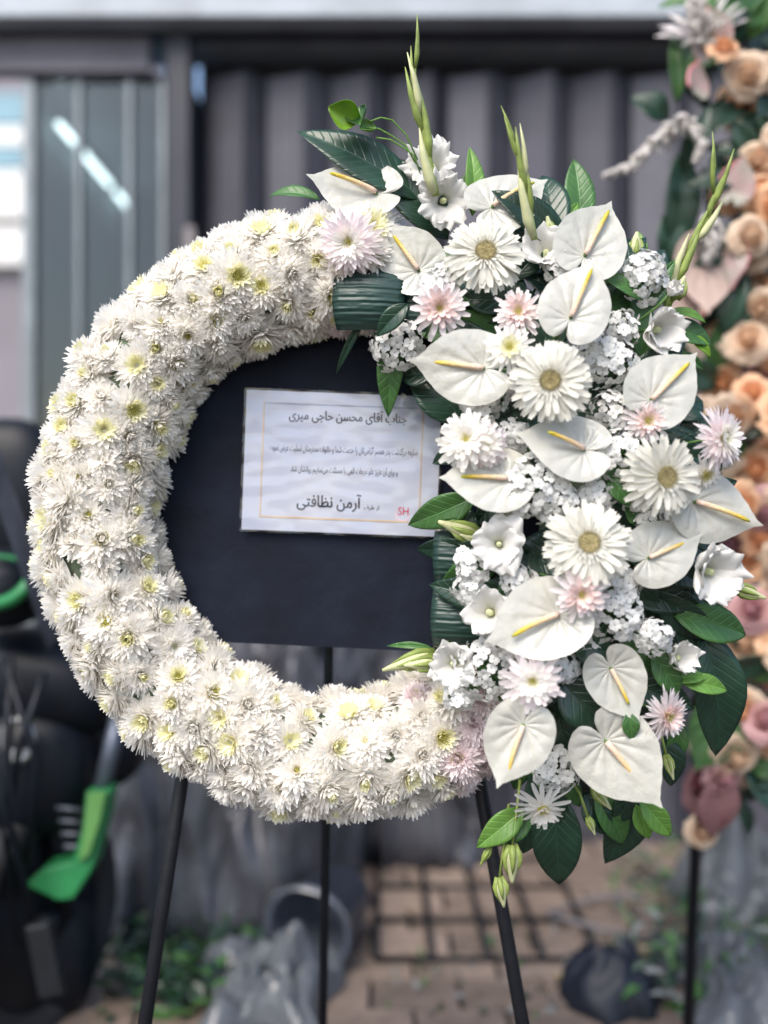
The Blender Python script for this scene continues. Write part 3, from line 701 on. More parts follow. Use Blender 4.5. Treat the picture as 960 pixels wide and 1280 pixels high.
leaf(690, 980, 700, 1112, 62, M_dark, 0.07, 0.05, -0.1, 0.0); leaf(665, 990, 655, 1070, 40, M_dark, 0.06, 0.05); leaf(745, 980, 782, 1058, 40, M_mid, 0.08, 0.07, 0.1, 0.1); leaf(730, 990, 760, 1045, 36, M_dark, 0.08, 0.08); leaf(800, 960, 760, 1085, 56, M_dark, 0.06, 0.05, 0.1, 0.0)
leaf(700, 960, 726, 1010, 24, M_mid, 0.09, 0.09); leaf(830, 920, 842, 985, 36, M_dark, 0.07, 0.06, 0.2); leaf(850, 900, 838, 960, 26, M_mid, 0.07, 0.06); leaf(790, 985, 770, 1030, 30, M_dark, 0.09, 0.08)
leaf(540, 810, 484, 806, 9, M_mid, 0.10, 0.09, 0, 0.4); leaf(840, 520, 880, 500, 40, M_dark, 0.06, 0.05); leaf(850, 560, 890, 520, 44, M_dark, 0.05, 0.05); leaf(820, 720, 850, 780, 60, M_dark, 0.10, 0.09); leaf(850, 730, 905, 765, 60, M_dark, 0.08, 0.07)
leaf(460, 390, 418, 468, 10, M_dark, 0.10, 0.05)
leaf(640, 380, 575, 372, 40, M_dark, 0.12, 0.12); leaf(680, 430, 720, 350, 40, M_dark, 0.10, 0.11); leaf(655, 350, 600, 400, 56, M_dark, 0.10, 0.10)

# wide folded leaves laid over the ring
def folded_leaf(px0, py0, px1, py1, depth, bulge=0.035, tilt=0.0):
    a, c = P(px0, py0, depth), P(px1, py1, depth); mb = MB(); cx, cz = (a.x + c.x) / 2, (a.z + c.z) / 2; W, H = abs(c.x - a.x), abs(a.z - c.z)
    rg2 = random.Random(int(px0))
    def fn(u, v):
        s = u * 2 - 1; q = v * 2 - 1
        y = -bulge * (1 - abs(q) ** 2.4) - 0.010 * (1 - s * s) - 0.0005 * math.sin(q * 42 + 2 * s)
        return (s * W / 2 + 0.006 * q * q, y, q * H / 2 * (1 - 0.03 * s * s) + tilt * s * W)
    mb.grid(fn, 10, 60)
    link('folded_leaf', mb.mesh('folded_leaf', M_pleat, True, 0.001), wreath, (cx, a.y, cz))
folded_leaf(416, 338, 505, 414, 0.10, 0.02)
folded_leaf(540, 655, 625, 735, 0.065, 0.022); folded_leaf(537, 735, 625, 810, 0.07, 0.024)
folded_leaf(500, 345, 600, 425, 0.085, 0.02)

# curled young leaf with bare stems at the top
st = MB()
for (x0, y0, xm, ym, x1, y1) in [(520, 205, 490, 170, 458, 160), (522, 200, 490, 150, 462, 152), (525, 215, 505, 185, 470, 172)]:
    st.tube([P(x0, y0, 0.08), P((x0+xm)/2 + 2, (y0+ym)/2 - 6, 0.085), P(xm, ym, 0.09), P((xm+x1)/2, (ym+y1)/2 - 4, 0.095), P(x1, y1, 0.10)], 0.0013, 6)
vine = link('vine_stem', st.mesh('vine_stem', M_light), wreath)
def curl_leaf(px, py, r, seed, mt, nx, ny, ang):
    rg = random.Random(seed); k = 1.45 / FPX; rr = r * k; mb = MB()
    def fn(u, v):
        s = v * 2 - 1; w_ = math.sin(math.pi * (0.04 + 0.92 * u)) * rr * 0.9
        a = s * 1.5
        return (math.sin(a) * w_, (u - 0.5) * 2 * rr, (1 - math.cos(a)) * w_ * 0.9 + 0.25 * rr * math.sin(3 * u + seed) )
    mb.grid(fn, 12, 10); link('curled_leaf', mb.mesh('curled_leaf', mt, True, 0.0006), wreath, P(px, py, 0.10), orient(nx, ny, ang))
curl_leaf(430, 141, 20, 1, M_lime, 0.2, -0.5, 160); curl_leaf(450, 145, 17, 2, M_mid, -0.5, 0.2, 110); curl_leaf(460, 160, 12, 3, M_light, 0.2, 0.5, 30)

# ------------------------------------------------------------------ easel
ez = thing('easel_stand', 'black metal three legged easel holding up the white wreath', 'easel', P(415, 640, 0).xy.to_3d())
def leg(p0, p1, r):
    b = MB(); b.tube([p0, p0.lerp(p1, 0.5), p1], r, 10); return b.mesh('leg', M_black)
def ground_hit(a, c):
    t = a.z / (a.z - c.z); return a + (c - a) * t
a = P(250, 850, -0.035); c = P(183, 1280, 0.0); link('leg', leg(P(290, 560, -0.045), ground_hit(a, c), 0.0112), ez)
a = P(566, 850, -0.035); c = P(648, 1280, 0.0); link('leg', leg(P(525, 560, -0.045), ground_hit(a, c), 0.0112), ez)
a = P(415, 560, -0.05); c = P(404, 1240, -0.30); link('leg', leg(a, ground_hit(a, c), 0.0085), ez)
b = MB(); b.tube([P(283, 590, -0.03), P(532, 590, -0.03)], 0.010, 8); link('crossbar', b.mesh('crossbar', M_black), ez)
b = MB(); b.tube([P(240, 880, -0.035), P(575, 890, -0.035)], 0.008, 8); link('crossbar', b.mesh('crossbar', M_black), ez)
for px in (330, 490):
    b = MB(); b.tube([P(px, 590, -0.028), P(px, 590, -0.010)], 0.006, 6); link('hook', b.mesh('hook', M_black), ez)

# ------------------------------------------------------------------ message card
M_card = mat('card_paper', (0.46, 0.48, 0.56), 0.4, var=0.08, scale=9, bump=0.0, coat=0.3, col2=(0.37, 0.41, 0.53), detail=6)  # bluish mottling puts sky reflection and sleeve highlights into the paper colour
def _sleeve(m):
    n = m.node_tree; L = n.links; b_ = n.nodes['Principled BSDF']; tc = n.nodes.new('ShaderNodeTexCoord'); mp = n.nodes.new('ShaderNodeMapping')
    mp.inputs['Scale'].default_value = (6, 1, 22); mp.inputs['Rotation'].default_value = (0, R(10), 0)
    t = n.nodes.new('ShaderNodeTexNoise'); t.inputs['Scale'].default_value = 1.6; t.inputs['Detail'].default_value = 2
    L.new(tc.outputs['Object'], mp.inputs[0]); L.new(mp.outputs[0], t.inputs['Vector'])
    bp = n.nodes.new('ShaderNodeBump'); bp.inputs['Strength'].default_value = 0.5; bp.inputs['Distance'].default_value = 0.02
    L.new(t.outputs['Fac'], bp.inputs['Height']); L.new(bp.outputs[0], b_.inputs['Coat Normal'])
_sleeve(M_card)
M_gold = mat('card_gold_line', (0.62, 0.44, 0.26), 0.4, var=0.3, scale=20)
M_grey = mat('card_grey_line', (0.25, 0.28, 0.38), 0.5)
M_ink = mat('card_ink', (0.015, 0.015, 0.03), 0.5)
M_ink2 = mat('card_ink_thin', (0.05, 0.05, 0.08), 0.5)
M_logo = mat('card_logo_red', (0.50, 0.03, 0.10), 0.5)
M_logo2 = mat('card_logo_pink', (0.72, 0.45, 0.52), 0.5)
CD = 0.012; ck = (-CY - CD) / FPX
cpos = P(427, 579, CD); crot = Matrix.Rotation(R(2.2), 3, 'Y')
def cp(px, py):   # photo pixel -> card plane (x, z)
    a_ = R(-2.2); x_, z_ = (px - 427) * ck, -(py - 579) * ck
    return (x_ * math.cos(a_) - z_ * math.sin(a_), x_ * math.sin(a_) + z_ * math.cos(a_))
card = thing('message_card', 'white printed message card with gold border and Persian writing on the black board', 'card', cpos)
b = MB(); W2, H2 = 0.1515, 0.1085
b.extrude([(-W2, -H2), (W2, -H2), (W2, H2 - 0.027), (W2 - 0.030, H2), (-W2, H2)], -0.0006, 0.0006)
link('paper', b.mesh('paper', M_card, False), card, cpos, crot)
def line(x0, z0, x1, z1, wd, mt, nm='border_line'):
    b = MB(); b.extrude([(x0, z0), (x1, z0), (x1, z1), (x0, z1)] if True else None, -0.0003, 0.0)
    return link(nm, b.mesh(nm, mt, False), card, cpos + Vector((0, -0.0010, 0)), crot)
M_slv = bpy.data.materials.new('plastic_sleeve'); M_slv.use_nodes = True
_n = M_slv.node_tree; _n.nodes.remove(_n.nodes['Principled BSDF']); _t = _n.nodes.new('ShaderNodeBsdfTransparent'); _g = _n.nodes.new('ShaderNodeBsdfGlossy'); _g.inputs['Roughness'].default_value = 0.16
_fr = _n.nodes.new('ShaderNodeFresnel'); _fr.inputs[0].default_value = 1.75; _m = _n.nodes.new('ShaderNodeMixShader')
_n.links.new(_fr.outputs[0], _m.inputs[0]); _n.links.new(_t.outputs[0], _m.inputs[1]); _n.links.new(_g.outputs[0], _m.inputs[2]); _n.links.new(_m.outputs[0], _n.nodes['Material Output'].inputs['Surface'])
mb = MB()
def slf(u, v):
    x_, z_ = (u - .5) * 2 * (W2 + 0.003), (v - .5) * 2 * (H2 + 0.003)
    if x_ > W2 - 0.028 and z_ > H2 - 0.026:
        k_ = (x_ - (W2 - 0.028)) + (z_ - (H2 - 0.026)) - 0.028
        if k_ > 0: x_ -= k_ / 2; z_ -= k_ / 2
    return (x_, -0.0045 - 0.0028 * abs(noise.noise(Vector((x_ * 14 + z_ * 10, 3, z_ * 38)))) - 0.0015 * noise.noise(Vector((x_ * 40, 7, z_ * 60))), z_)
mb.grid(slf, 60, 50); link('plastic_sleeve', mb.mesh('plastic_sleeve', M_slv), card, cpos, crot)
bx0, bx1, bz0, bz1 = -0.1245, 0.1245, -0.0885, 0.0905; lw = 0.0019
line(bx0, bz0, bx0 + lw, bz1, lw, M_gold); line(bx1 - lw, bz0, bx1, bz1, lw, M_gold); line(bx0 + lw, bz0, bx1 - lw, bz0 + lw * 1.3, lw, M_gold); line(bx0 + lw, bz1 - lw, bx1 - lw, bz1, lw, M_grey)
# Persian shaping: contextual forms, written right to left
FORM = {}
_c = 0xFE80
for ch, nf in [('ء',1),('آ',2),('أ',2),('ؤ',2),('إ',2),('ئ',4),('ا',2),('ب',4),('ة',2),('ت',4),('ث',4),('ج',4),('ح',4),('خ',4),('د',2),('ذ',2),('ر',2),('ز',2),('س',4),('ش',4),('ص',4),('ض',4),('ط',4),('ظ',4),('ع',4),('غ',4),('ف',4),('ق',4),('ك',4),('ل',4),('م',4),('ن',4),('ه',4),('و',2),('ى',2),('ي',4)]:
    FORM[ch] = [_c + i for i in range(nf)]; _c += nf
for ch, b0 in [('پ', 0xFB56), ('چ', 0xFB7A), ('ک', 0xFB8E), ('گ', 0xFB92), ('ی', 0xFBFC)]: FORM[ch] = [b0 + i for i in range(4)]
def shape(txt):
    out = []
    for i, ch in enumerate(txt):
        if ch not in FORM: out.append(' ' if ch == '\u200c' else ch) if ch != '\u200c' else None; continue
        f = FORM[ch]; prv = txt[i-1] if i else ' '; nx_ = txt[i+1] if i + 1 < len(txt) else ' '
        jp = prv in FORM and len(FORM[prv]) == 4; jn = nx_ in FORM and len(f) == 4 and len(FORM[nx_]) > 1
        k = (3 if jn else 1) if jp else (2 if jn else 0)
        out.append(chr(f[k] if k < len(f) else f[0]))
    return ''.join(reversed(out))
def text(body, px0, px1, py, mt, bold=0.0, vs=1.0, nm='writing'):
    cu = bpy.data.curves.new('writing', 'FONT'); cu.body = body; cu.size = 1; cu.resolution_u = 2; cu.offset = 0
    o = bpy.data.objects.new('tmp', cu); col.objects.link(o); bpy.context.view_layer.update()
    me = bpy.data.meshes.new_from_object(o.evaluated_get(bpy.context.evaluated_depsgraph_get())); bpy.data.objects.remove(o)
    xs = [v.co.x for v in me.vertices]; ys = [v.co.y for v in me.vertices]
    a_, c_ = cp(px0, py), cp(px1, py); k = (c_[0] - a_[0]) / (max(xs) - min(xs)); ym = (max(ys) + min(ys)) / 2
    for v in me.vertices:
        x_, y_ = v.co.x, v.co.y
        v.co = ((x_ - min(xs)) * k + a_[0], 0, (y_ - ym) * k * vs + (a_[1] + c_[1]) / 2)
    if bold:                            # heavier strokes: the same outlines laid side by side
        V = [tuple(v.co) for v in me.vertices]; F = [tuple(p.vertices) for p in me.polygons]; mb = MB()
        for i_, (ox_, oz_) in enumerate([(0, 0), (-1, 0), (1, 0), (0, 1), (0, -1)]):
            mb.add([(x_ + ox_ * bold * k, -0.00002 * i_, z_ + oz_ * bold * k * 0.7) for x_, y_, z_ in V], F)
        me = mb.mesh('writing', mt, False)
    me.materials.clear(); me.materials.append(mt)
    return link(nm, me, card, cpos + Vector((0, -0.0011, 0)), crot)
text(shape('جناب آقای محسن حاجی میری'), 357, 504, 521, M_ink, 0.028, 1.3)
text(shape('ضایعه درگذشت پدر همسر گرامی\u200cتان را خدمت شما و خانواده محترمتان تسلیت عرض نموده'), 336, 521, 563, M_ink2, 0.012, 2.2)
text(shape('و برای آن عزیز علو درجات الهی را مسئلت می\u200cنماییم روانشان شاد'), 364, 498, 589, M_ink2, 0.012, 2.0)
text(shape('آرمن نظافتی'), 375, 455, 629, M_ink, 0.030, 1.25)
text(shape('از طرف'), 459, 478, 632, M_ink, 0.012, 1.1)
text('SH', 502, 515, 633, M_logo, 0.01, 1.2, 'logo')
b = MB(); lx, lz = cp(508, 636); rr = 9.5 * ck; b.add([(lx + q * math.cos(t * math.pi / 12), 0, lz + q * math.sin(t * math.pi / 12)) for q in (rr, rr * 0.88) for t in range(24)], [(t, (t+1) % 24, 24 + (t+1) % 24, 24 + t) for t in range(10, 23)])
link('logo', b.mesh('logo', M_logo2, False), card, cpos + Vector((0, -0.0011, 0)), crot)

# ------------------------------------------------------------------ clutter behind, left
M_green = mat('green_plastic', (0.025, 0.21, 0.07), 0.35, var=0.2, scale=12)
M_gtrim = mat('green_plastic_pale', (0.11, 0.28, 0.08), 0.4, var=0.2, scale=12)
M_bike = mat('black_plastic', (0.006, 0.009, 0.015), 0.45, spec=0.25, var=0.4, scale=10)
M_rub = mat('rubber', (0.015, 0.016, 0.018), 0.8, bump=0.3, bscale=60)
M_chr = mat('silver_metal', (0.55, 0.56, 0.58), 0.3, metallic=0.8, var=0.3, scale=30)
BD = 2.35
def bp_(px, py, dz=0.0): return PD(px, py, BD + dz)
bike = thing('motorcycle', 'black motorcycle with bright green fairing panels parked beside the wreath', 'motorcycle', (bp_(30, 1000).x, BD + CY + 0.1, 0))
def blob(cpx, cpy, rx, ry, rz, mt, nm, dz=0.0, parent=None, rot=0):
    mb = MB()
    def fn(u, v):
        a = u * 2 * math.pi; q = (v - 0.5) * math.pi
        e = lambda x: math.copysign(abs(x) ** 0.75, x)
        return (rx * e(math.cos(q)) * e(math.cos(a)), ry * e(math.cos(q)) * e(math.sin(a)), rz * e(math.sin(q)))
    mb.grid(fn, 24, 14)
    return link(nm, mb.mesh(nm, mt), parent or bike, bp_(cpx, cpy, dz), Matrix.Rotation(R(rot), 3, 'Y'))
blob(0, 735, 0.10, 0.10, 0.095, M_bike, 'headlamp_cowl', 0.0)
def arc(cpx, cpy, r, a0, a1, rad, mt, nm, dz=-0.10):
    mb = MB(); c0 = bp_(cpx, cpy, dz); mb.tube([c0 + Vector((r * 1.25 * math.cos(R(a)), 0.02 * math.sin(R(a * 2)), r * math.sin(R(a)))) for a in range(a0, a1 + 1, 8)], rad, 8); link(nm, mb.mesh(nm, mt), bike)
arc(-8, 715, 0.072, -100, 20, 0.016, M_green, 'green_trim'); arc(-8, 745, 0.090, 60, 130, 0.006, M_green, 'green_trim')
blob(8, 625, 0.16, 0.10, 0.22, M_bike, 'windscreen', 0.3)
blob(60, 850, 0.20, 0.14, 0.12, M_bike, 'fuel_tank', 0.15, rot=15)
blob(40, 960, 0.16, 0.12, 0.16, M_bike, 'front_cowl', 0.1); blob(120, 920, 0.12, 0.12, 0.14, M_bike, 'side_panel', 0.25, rot=-20)
poly = [(112, 985), (142, 985), (138, 1015), (120, 1080), (96, 1118), (78, 1120), (45, 1105), (38, 1100), (60, 1080), (95, 1072), (108, 1030)]
mb = MB(); pp = [bp_(x, y) for x, y in poly]; mb.extrude([(p.x, p.z) for p in pp], BD + CY - 0.03, BD + CY + 0.05)
fair = link('fairing_panel', mb.mesh('fairing_panel', M_green, False, bevel=0.006), bike)
mb = MB(); pp = [bp_(x, y) for x, y in [(117, 985), (138, 985), (132, 1015), (118, 1060), (106, 1068), (112, 1030)]]; mb.extrude([(p.x, p.z) for p in pp], BD + CY - 0.045, BD + CY - 0.028); link('pale_stripe', mb.mesh('pale_stripe', M_gtrim, False), fair)
mb = MB(); mb.tube([bp_(150, 890, 0.05), bp_(128, 985, 0.02)], 0.022, 8); link('fork_tube', mb.mesh('fork_tube', mat('grey_fork', (0.10, 0.12, 0.16), 0.4, metallic=0.5)), bike)
mb = MB(); c0 = bp_(23, 925, -0.05); mb.tube([c0 + Vector((0.034 * math.cos(t * math.pi / 10), 0, 0.048 * math.sin(t * math.pi / 10))) for t in range(21)], 0.0085, 8, cap=False); link('silver_buckle', mb.mesh('silver_buckle', M_chr), bike)
mb = MB(); mb.box(bp_(23, 942, -0.05), (0.045, 0.012, 0.02)); link('buckle_bar', mb.mesh('buckle_bar', M_chr, False, bevel=0.004), bike)
for j in range(4):
    mb = MB(); mb.tube([bp_(70 + 3 * j, 1010 + 16 * j, -0.02), bp_(112, 1014 + 15 * j, 0.0)], 0.007, 6); link('cooling_fin', mb.mesh('cooling_fin', mat('fin_metal', (0.09, 0.10, 0.12), 0.4, metallic=0.6)), bike)
mb = MB()
wc = bp_(48, 1000, 0.1); wc.z = 0.29
mb.tube([wc + Vector((0.25 * math.cos(t * math.pi / 16) * 0.35, 0.25 * math.cos(t * math.pi / 16) * 0.93, 0.25 * math.sin(t * math.pi / 16))) for t in range(33)], 0.045, 10, cap=False); wh = link('tyre', mb.mesh('tyre', M_rub), bike)
mb = MB(); 
for t in range(5):
    q = Vector((0.35 * math.cos(t * 1.2566), 0.93 * math.cos(t * 1.2566), math.sin(t * 1.2566))); mb.tube([wc, wc + q * 0.22], 0.012, 6)
mb.tube([wc + Vector((-0.06, 0.02, 0)), wc + Vector((0.06, -0.02, 0))], 0.03, 10); link('wheel_spokes', mb.mesh('wheel_spokes', M_bike), bike)
mb = MB(); mb.lathe([(0.0005, -0.02), (0.20, -0.02), (0.235, 0.0), (0.20, 0.02), (0.0005, 0.02)], 28); link('dark_infill_disc', mb.mesh('dark_infill_disc', M_bike), bike, wc, orient_w(Vector((0.93, -0.35, 0)), 0))  # dark disc added to black out bright paving seen through the wheel
blob(70, 1190, 0.10, 0.10, 0.16, M_bike, 'engine', 0.2)
mb = MB(); mb.tube([wc + Vector((0.07, 0, 0)), bp_(60, 960, 0.1)], 0.02, 8); mb.tube([wc + Vector((-0.07, 0, 0)), bp_(20, 960, 0.1)], 0.02, 8); link('fork', mb.mesh('fork', M_bike), bike)

rb = random.Random(31)
for j in range(6):
    x0, y0 = rb.uniform(-10, 60), rb.uniform(800, 900); x1, y1 = rb.uniform(-5, 60), rb.uniform(960, 1180)
    mb = MB(); mb.tube([bp_(x0, y0, -0.1), bp_((x0 + x1) / 2 + rb.uniform(-30, 30), (y0 + y1) / 2, -0.13), bp_(x1, y1, -0.06)], rb.uniform(0.004, 0.010), 6)
    link('cable', mb.mesh('cable', M_bike), bike)
for j, (x0, y0, x1, y1) in enumerate([(60, 1130, 90, 1220)]):
    p0, p1 = bp_(x0, y0), bp_(x1, y1); mb = MB(); mb.box(((p0.x + p1.x) / 2, BD + CY - 0.10 + 0.03 * j, (p0.z + p1.z) / 2), (p1.x - p0.x, 0.03, p0.z - p1.z), Matrix.Rotation(0.3 * j - 0.2, 3, 'Y'))
    link('cover_plate', mb.mesh('cover_plate', mat('cover_grey', (0.006, 0.008, 0.012), 0.5, var=0.4, scale=14), False, bevel=0.008), bike)
# grey tarpaulin over a heap
M_tarp = mat('tarpaulin_grey', (0.085, 0.088, 0.105), 0.30, var=0.5, scale=7, bump=0.5, bscale=20)  # grey kept extra dark, shade included in the colour
tx0, tx1, ty0, ty1 = PD(95, 0, 3.2).x, PD(640, 0, 3.2).x, 1.30, 2.15
def tarpf(u, v):
    x_ = tx0 + (tx1 - tx0) * u; f_ = max(0, min(1, (u - 0.5) / 0.2)); y0_ = ty0 + 0.66 * f_ * f_ * (3 - 2 * f_); y_ = y0_ + (ty1 - y0_) * v
    e = min(1, u * 5, (1 - u) * 5); e = e * e * (3 - 2 * e)
    prof = (min(1, v * 2.6)) ** 0.55
    nz = noise.noise(Vector((x_ * 3.2, y_ * 3, 1.7))) * 0.22 - abs(noise.noise(Vector((x_ * 6, y_ * 5, 4)))) * 0.22 - abs(noise.noise(Vector((x_ * 13 + y_ * 6, y_ * 9, 9)))) * 0.10
    top = 1.02 - 0.10 * abs(u - 0.45)
    return (x_ + 0.05 * noise.noise(Vector((v * 6, u * 8, 2))), y_ + 0.12 * abs(noise.noise(Vector((u * 14, v * 7, 7)))) + 0.05 * noise.noise(Vector((u * 30, v * 16, 3))), max(0.012 + 0.012 * (u * 7 % 1), top * prof * e + nz * prof * e))
mb = MB(); mb.grid(tarpf, 110, 80)
tag(link('tarpaulin', mb.mesh('tarpaulin', M_tarp, True, 0.002)), 'crumpled grey tarpaulin draped over a heap behind the wreath', 'tarpaulin')
# bucket on its side
M_bucket = mat('bucket_grey', (0.085, 0.10, 0.135), 0.4, var=0.2, scale=10)
bk = thing('bucket', 'grey plastic bucket lying on its side behind the easel', 'bucket', (PD(385, 1130, 2.75).x, 2.75 + CY, 0.005))
rot = Matrix.Rotation(R(-18), 3, 'Z') @ Matrix.Rotation(R(90), 3, 'X')
mb = MB(); mb.lathe([(0.0005, -0.26), (0.095, -0.26), (0.120, 0.0), (0.128, 0.0), (0.128, 0.012), (0.116, 0.012), (0.110, -0.02), (0.090, -0.25), (0.0005, -0.25)], 32)
link('bucket_body', mb.mesh('bucket_body', M_bucket), bk, (bk.location.x, bk.location.y, 0.137), rot)
mb = MB(); mb.tube([(0.125 * math.cos(t * math.pi / 12), 0.03 + 0.10 * math.sin(t * math.pi / 12), 0.004 + 0.04 * math.sin(t * math.pi / 12)) for t in range(13)], 0.003, 6)
link('handle', mb.mesh('handle', M_chr), bk, (bk.location.x, bk.location.y, 0.137), rot)
# clear plastic sheets
M_plast = mat('clear_film', (0.15, 0.165, 0.185), 0.14, transl=0.3, bump=0.4, bscale=30)  # film tone lowered, background shade held in the colour
def film(px, py, w_, h_, seed, label, zt=0.14):
    dist = FPX * (CZ - 0.03) / (py - 640); c0 = PD(px, py, dist); mb = MB()
    def fn(u, v):
        x_ = (u - .5) * w_; y_ = (v - .5) * h_; e = max(0, 1 - (2 * u - 1) ** 2) * max(0, 1 - (2 * v - 1) ** 2)
        nn = abs(noise.noise(Vector((x_ * 9 + seed, y_ * 9, seed)))) + 0.5 * abs(noise.noise(Vector((x_ * 22, y_ * 22 + seed, 3))))
        return (c0.x + x_ * (1 + 0.2 * math.sin(v * 7 + seed)), c0.y + y_ * (1 + 0.2 * math.sin(u * 9)), 0.036 + zt * e ** 0.6 * (0.35 + nn))
    mb.grid(fn, 36, 36)
    tag(link('plastic_film', mb.mesh('plastic_film', M_plast, False)), label, 'plastic film')
film(335, 1245, 0.34, 0.4, 3, 'crumpled clear plastic film lying below the grey bucket', 0.20)
film(915, 1240, 0.30, 0.5, 8, 'crumpled clear plastic film among cuttings beside the rose stand', 0.16)
film(930, 1130, 0.4, 0.3, 15, 'crumpled plastic film under the peach rose column', 0.30)
film(205, 1130, 0.40, 0.25, 21, 'grey creased plastic film heaped at the tarpaulin edge', 0.25)

# leafy cuttings on the ground: countless scraps
def scraps(name, label, x0, x1, y0, y1, n, mats, seed, zmax=0.08, L0=0.07):
    rg = random.Random(seed); mb = MB()
    for i in range(n):
        x_, y_ = rg.uniform(x0, x1), rg.uniform(y0, y1); d_ = FPX * CZ / (y_ - 640); c0 = PD(x_, y_, d_); c0.z = 0.035 + zmax * rg.random() ** 2
        M = orient_w(Vector((rg.gauss(0, .5), rg.gauss(-.3, .5), 1)), rg.uniform(0, 6.28)); L = L0 * rg.uniform(.6, 1.4); W = L * rg.uniform(.25, .45)
        vs = [(0, 0, 0), (-W/2, L*.4, .01), (0, L*.45, 0), (W/2, L*.4, .01), (0, L, -.01)]
        mb.add([c0 + M @ Vector(v) for v in vs], [(0, 2, 1), (0, 3, 2), (1, 2, 4), (2, 3, 4)], rg.randrange(len(mats)))
    o = link(name, mb.mesh(name, mats)); o['kind'] = 'stuff'; o['label'] = label; o['category'] = 'leaves'
M_pale = mat('scrap_pale', (0.22, 0.24, 0.24), 0.6, transl=0.2)
scraps('leaf_cuttings', 'dark green leaf cuttings heaped on the paving by the bucket', 130, 330, 1150, 1290, 420, [M_dark, M_mid, M_dark], 61, 0.10)
scraps('leaf_cuttings', 'grey green leaf cuttings scattered under the rose stand', 770, 1000, 1090, 1290, 520, [M_dark, M_mid, M_dark, M_pale], 62, 0.14, 0.06)
scraps('leaf_cuttings', 'few leaf scraps strewn across the bare paving', 480, 800, 1180, 1290, 60, [M_dark, M_mid, M_pale], 63, 0.02, 0.04)
# fallen petals / stones
M_cream = mat('fallen_cream', (0.42, 0.35, 0.24), 0.7)
M_peachp = mat('fallen_peach', (0.45, 0.26, 0.13), 0.7)
def fallen(px, py, r, mt, label):
    c0 = PD(px, py, FPX * (CZ - 0.04) / (py - 640)); mb = MB()
    for j in range(5): petal(mb, r, r * 0.9, R(15), R(40), j * 1.2566, 0.002, 0, 4, 0.2)
    for j in range(4): petal(mb, r * .7, r * 0.8, R(45), R(30), j * 1.57, 0.002, 0.004, 4, 0.2)
    tag(link('fallen_blossom', mb.mesh('fallen_blossom', mt), None, c0), label, 'blossom', 'blossoms fallen on the paving')
fallen(720, 1238, 0.035, M_peachp, 'peach blossom fallen on bare paving'); fallen(700, 1228, 0.03, M_cream, 'cream blossom lying against the fallen peach one')
fallen(775, 1187, 0.03, M_cream, 'smaller cream blossom fallen against the grey hoop'); fallen(808, 1198, 0.04, M_cream, 'larger cream blossom between the grey hoop and black lump')
fallen(842, 1170, 0.02, M_pale, 'small pale blossom fallen inside the end of the grey hoop'); fallen(925, 1180, 0.022, M_pale, 'small pale blossom fallen among plastic film scraps'); fallen(800, 1225, 0.02, M_peachp, 'peach blossom beside the black lump')
# metal grid lying on the paving
gr = thing('metal_grid', 'dark metal grid panel lying flat on the paving', 'grid', (PD(600, 1150, 3.0).x, 3.0 + CY, 0.03))
gx0, gx1, gy0, gy1 = PD(470, 0, 3.0).x, PD(730, 0, 3.0).x, 1.24, 2.05
for i in range(5):
    xx = gx0 + (gx1 - gx0) * i / 4; b = MB(); b.tube([(xx, gy0, 0.046), (xx, gy1, 0.046)], 0.010, 8); link('bar', b.mesh('bar', M_black), gr)
for j in range(4):
    yy = gy0 + (gy1 - gy0) * j / 3; b = MB(); b.tube([(gx0, yy, 0.040), (gx1, yy, 0.040)], 0.008, 8); link('bar', b.mesh('bar', M_black), gr)
# hoop
mb = MB(); hc = PD(755, 1140, 3.05); hc.z = 0.06
mb.tube([hc + Vector((0.17 * math.cos(t * math.pi / 16), 0.13 * math.sin(t * math.pi / 16), 0.02 * math.sin(t * math.pi / 8))) for t in range(33)], 0.006, 8, cap=False)
tag(link('hoop', mb.mesh('hoop', mat('hoop_grey', (0.17, 0.165, 0.18), 0.6))), 'grey wire hoop lying on cuttings beside the metal grid', 'hoop')
# black rounded lump on the paving
mb = MB(); bc = PD(765, 1265, 2.58)
def lumpf(u, v):
    a_ = u * 2 * math.pi; q = v * math.pi / 2; nn = 1 + 0.25 * noise.noise(Vector((math.cos(a_) * 2, math.sin(a_) * 2, v * 3)))
    return (bc.x + 0.13 * nn * math.cos(a_) * math.cos(q), bc.y + 0.12 * nn * math.sin(a_) * math.cos(q), 0.03 + 0.13 * nn * math.sin(q))
mb.grid(lumpf, 28, 12); tag(link('black_lump', mb.mesh('black_lump', mat('lump_black', (0.006, 0.009, 0.018), 0.5, bump=0.3, bscale=30))), 'small black rounded lump on the paving', 'bag')

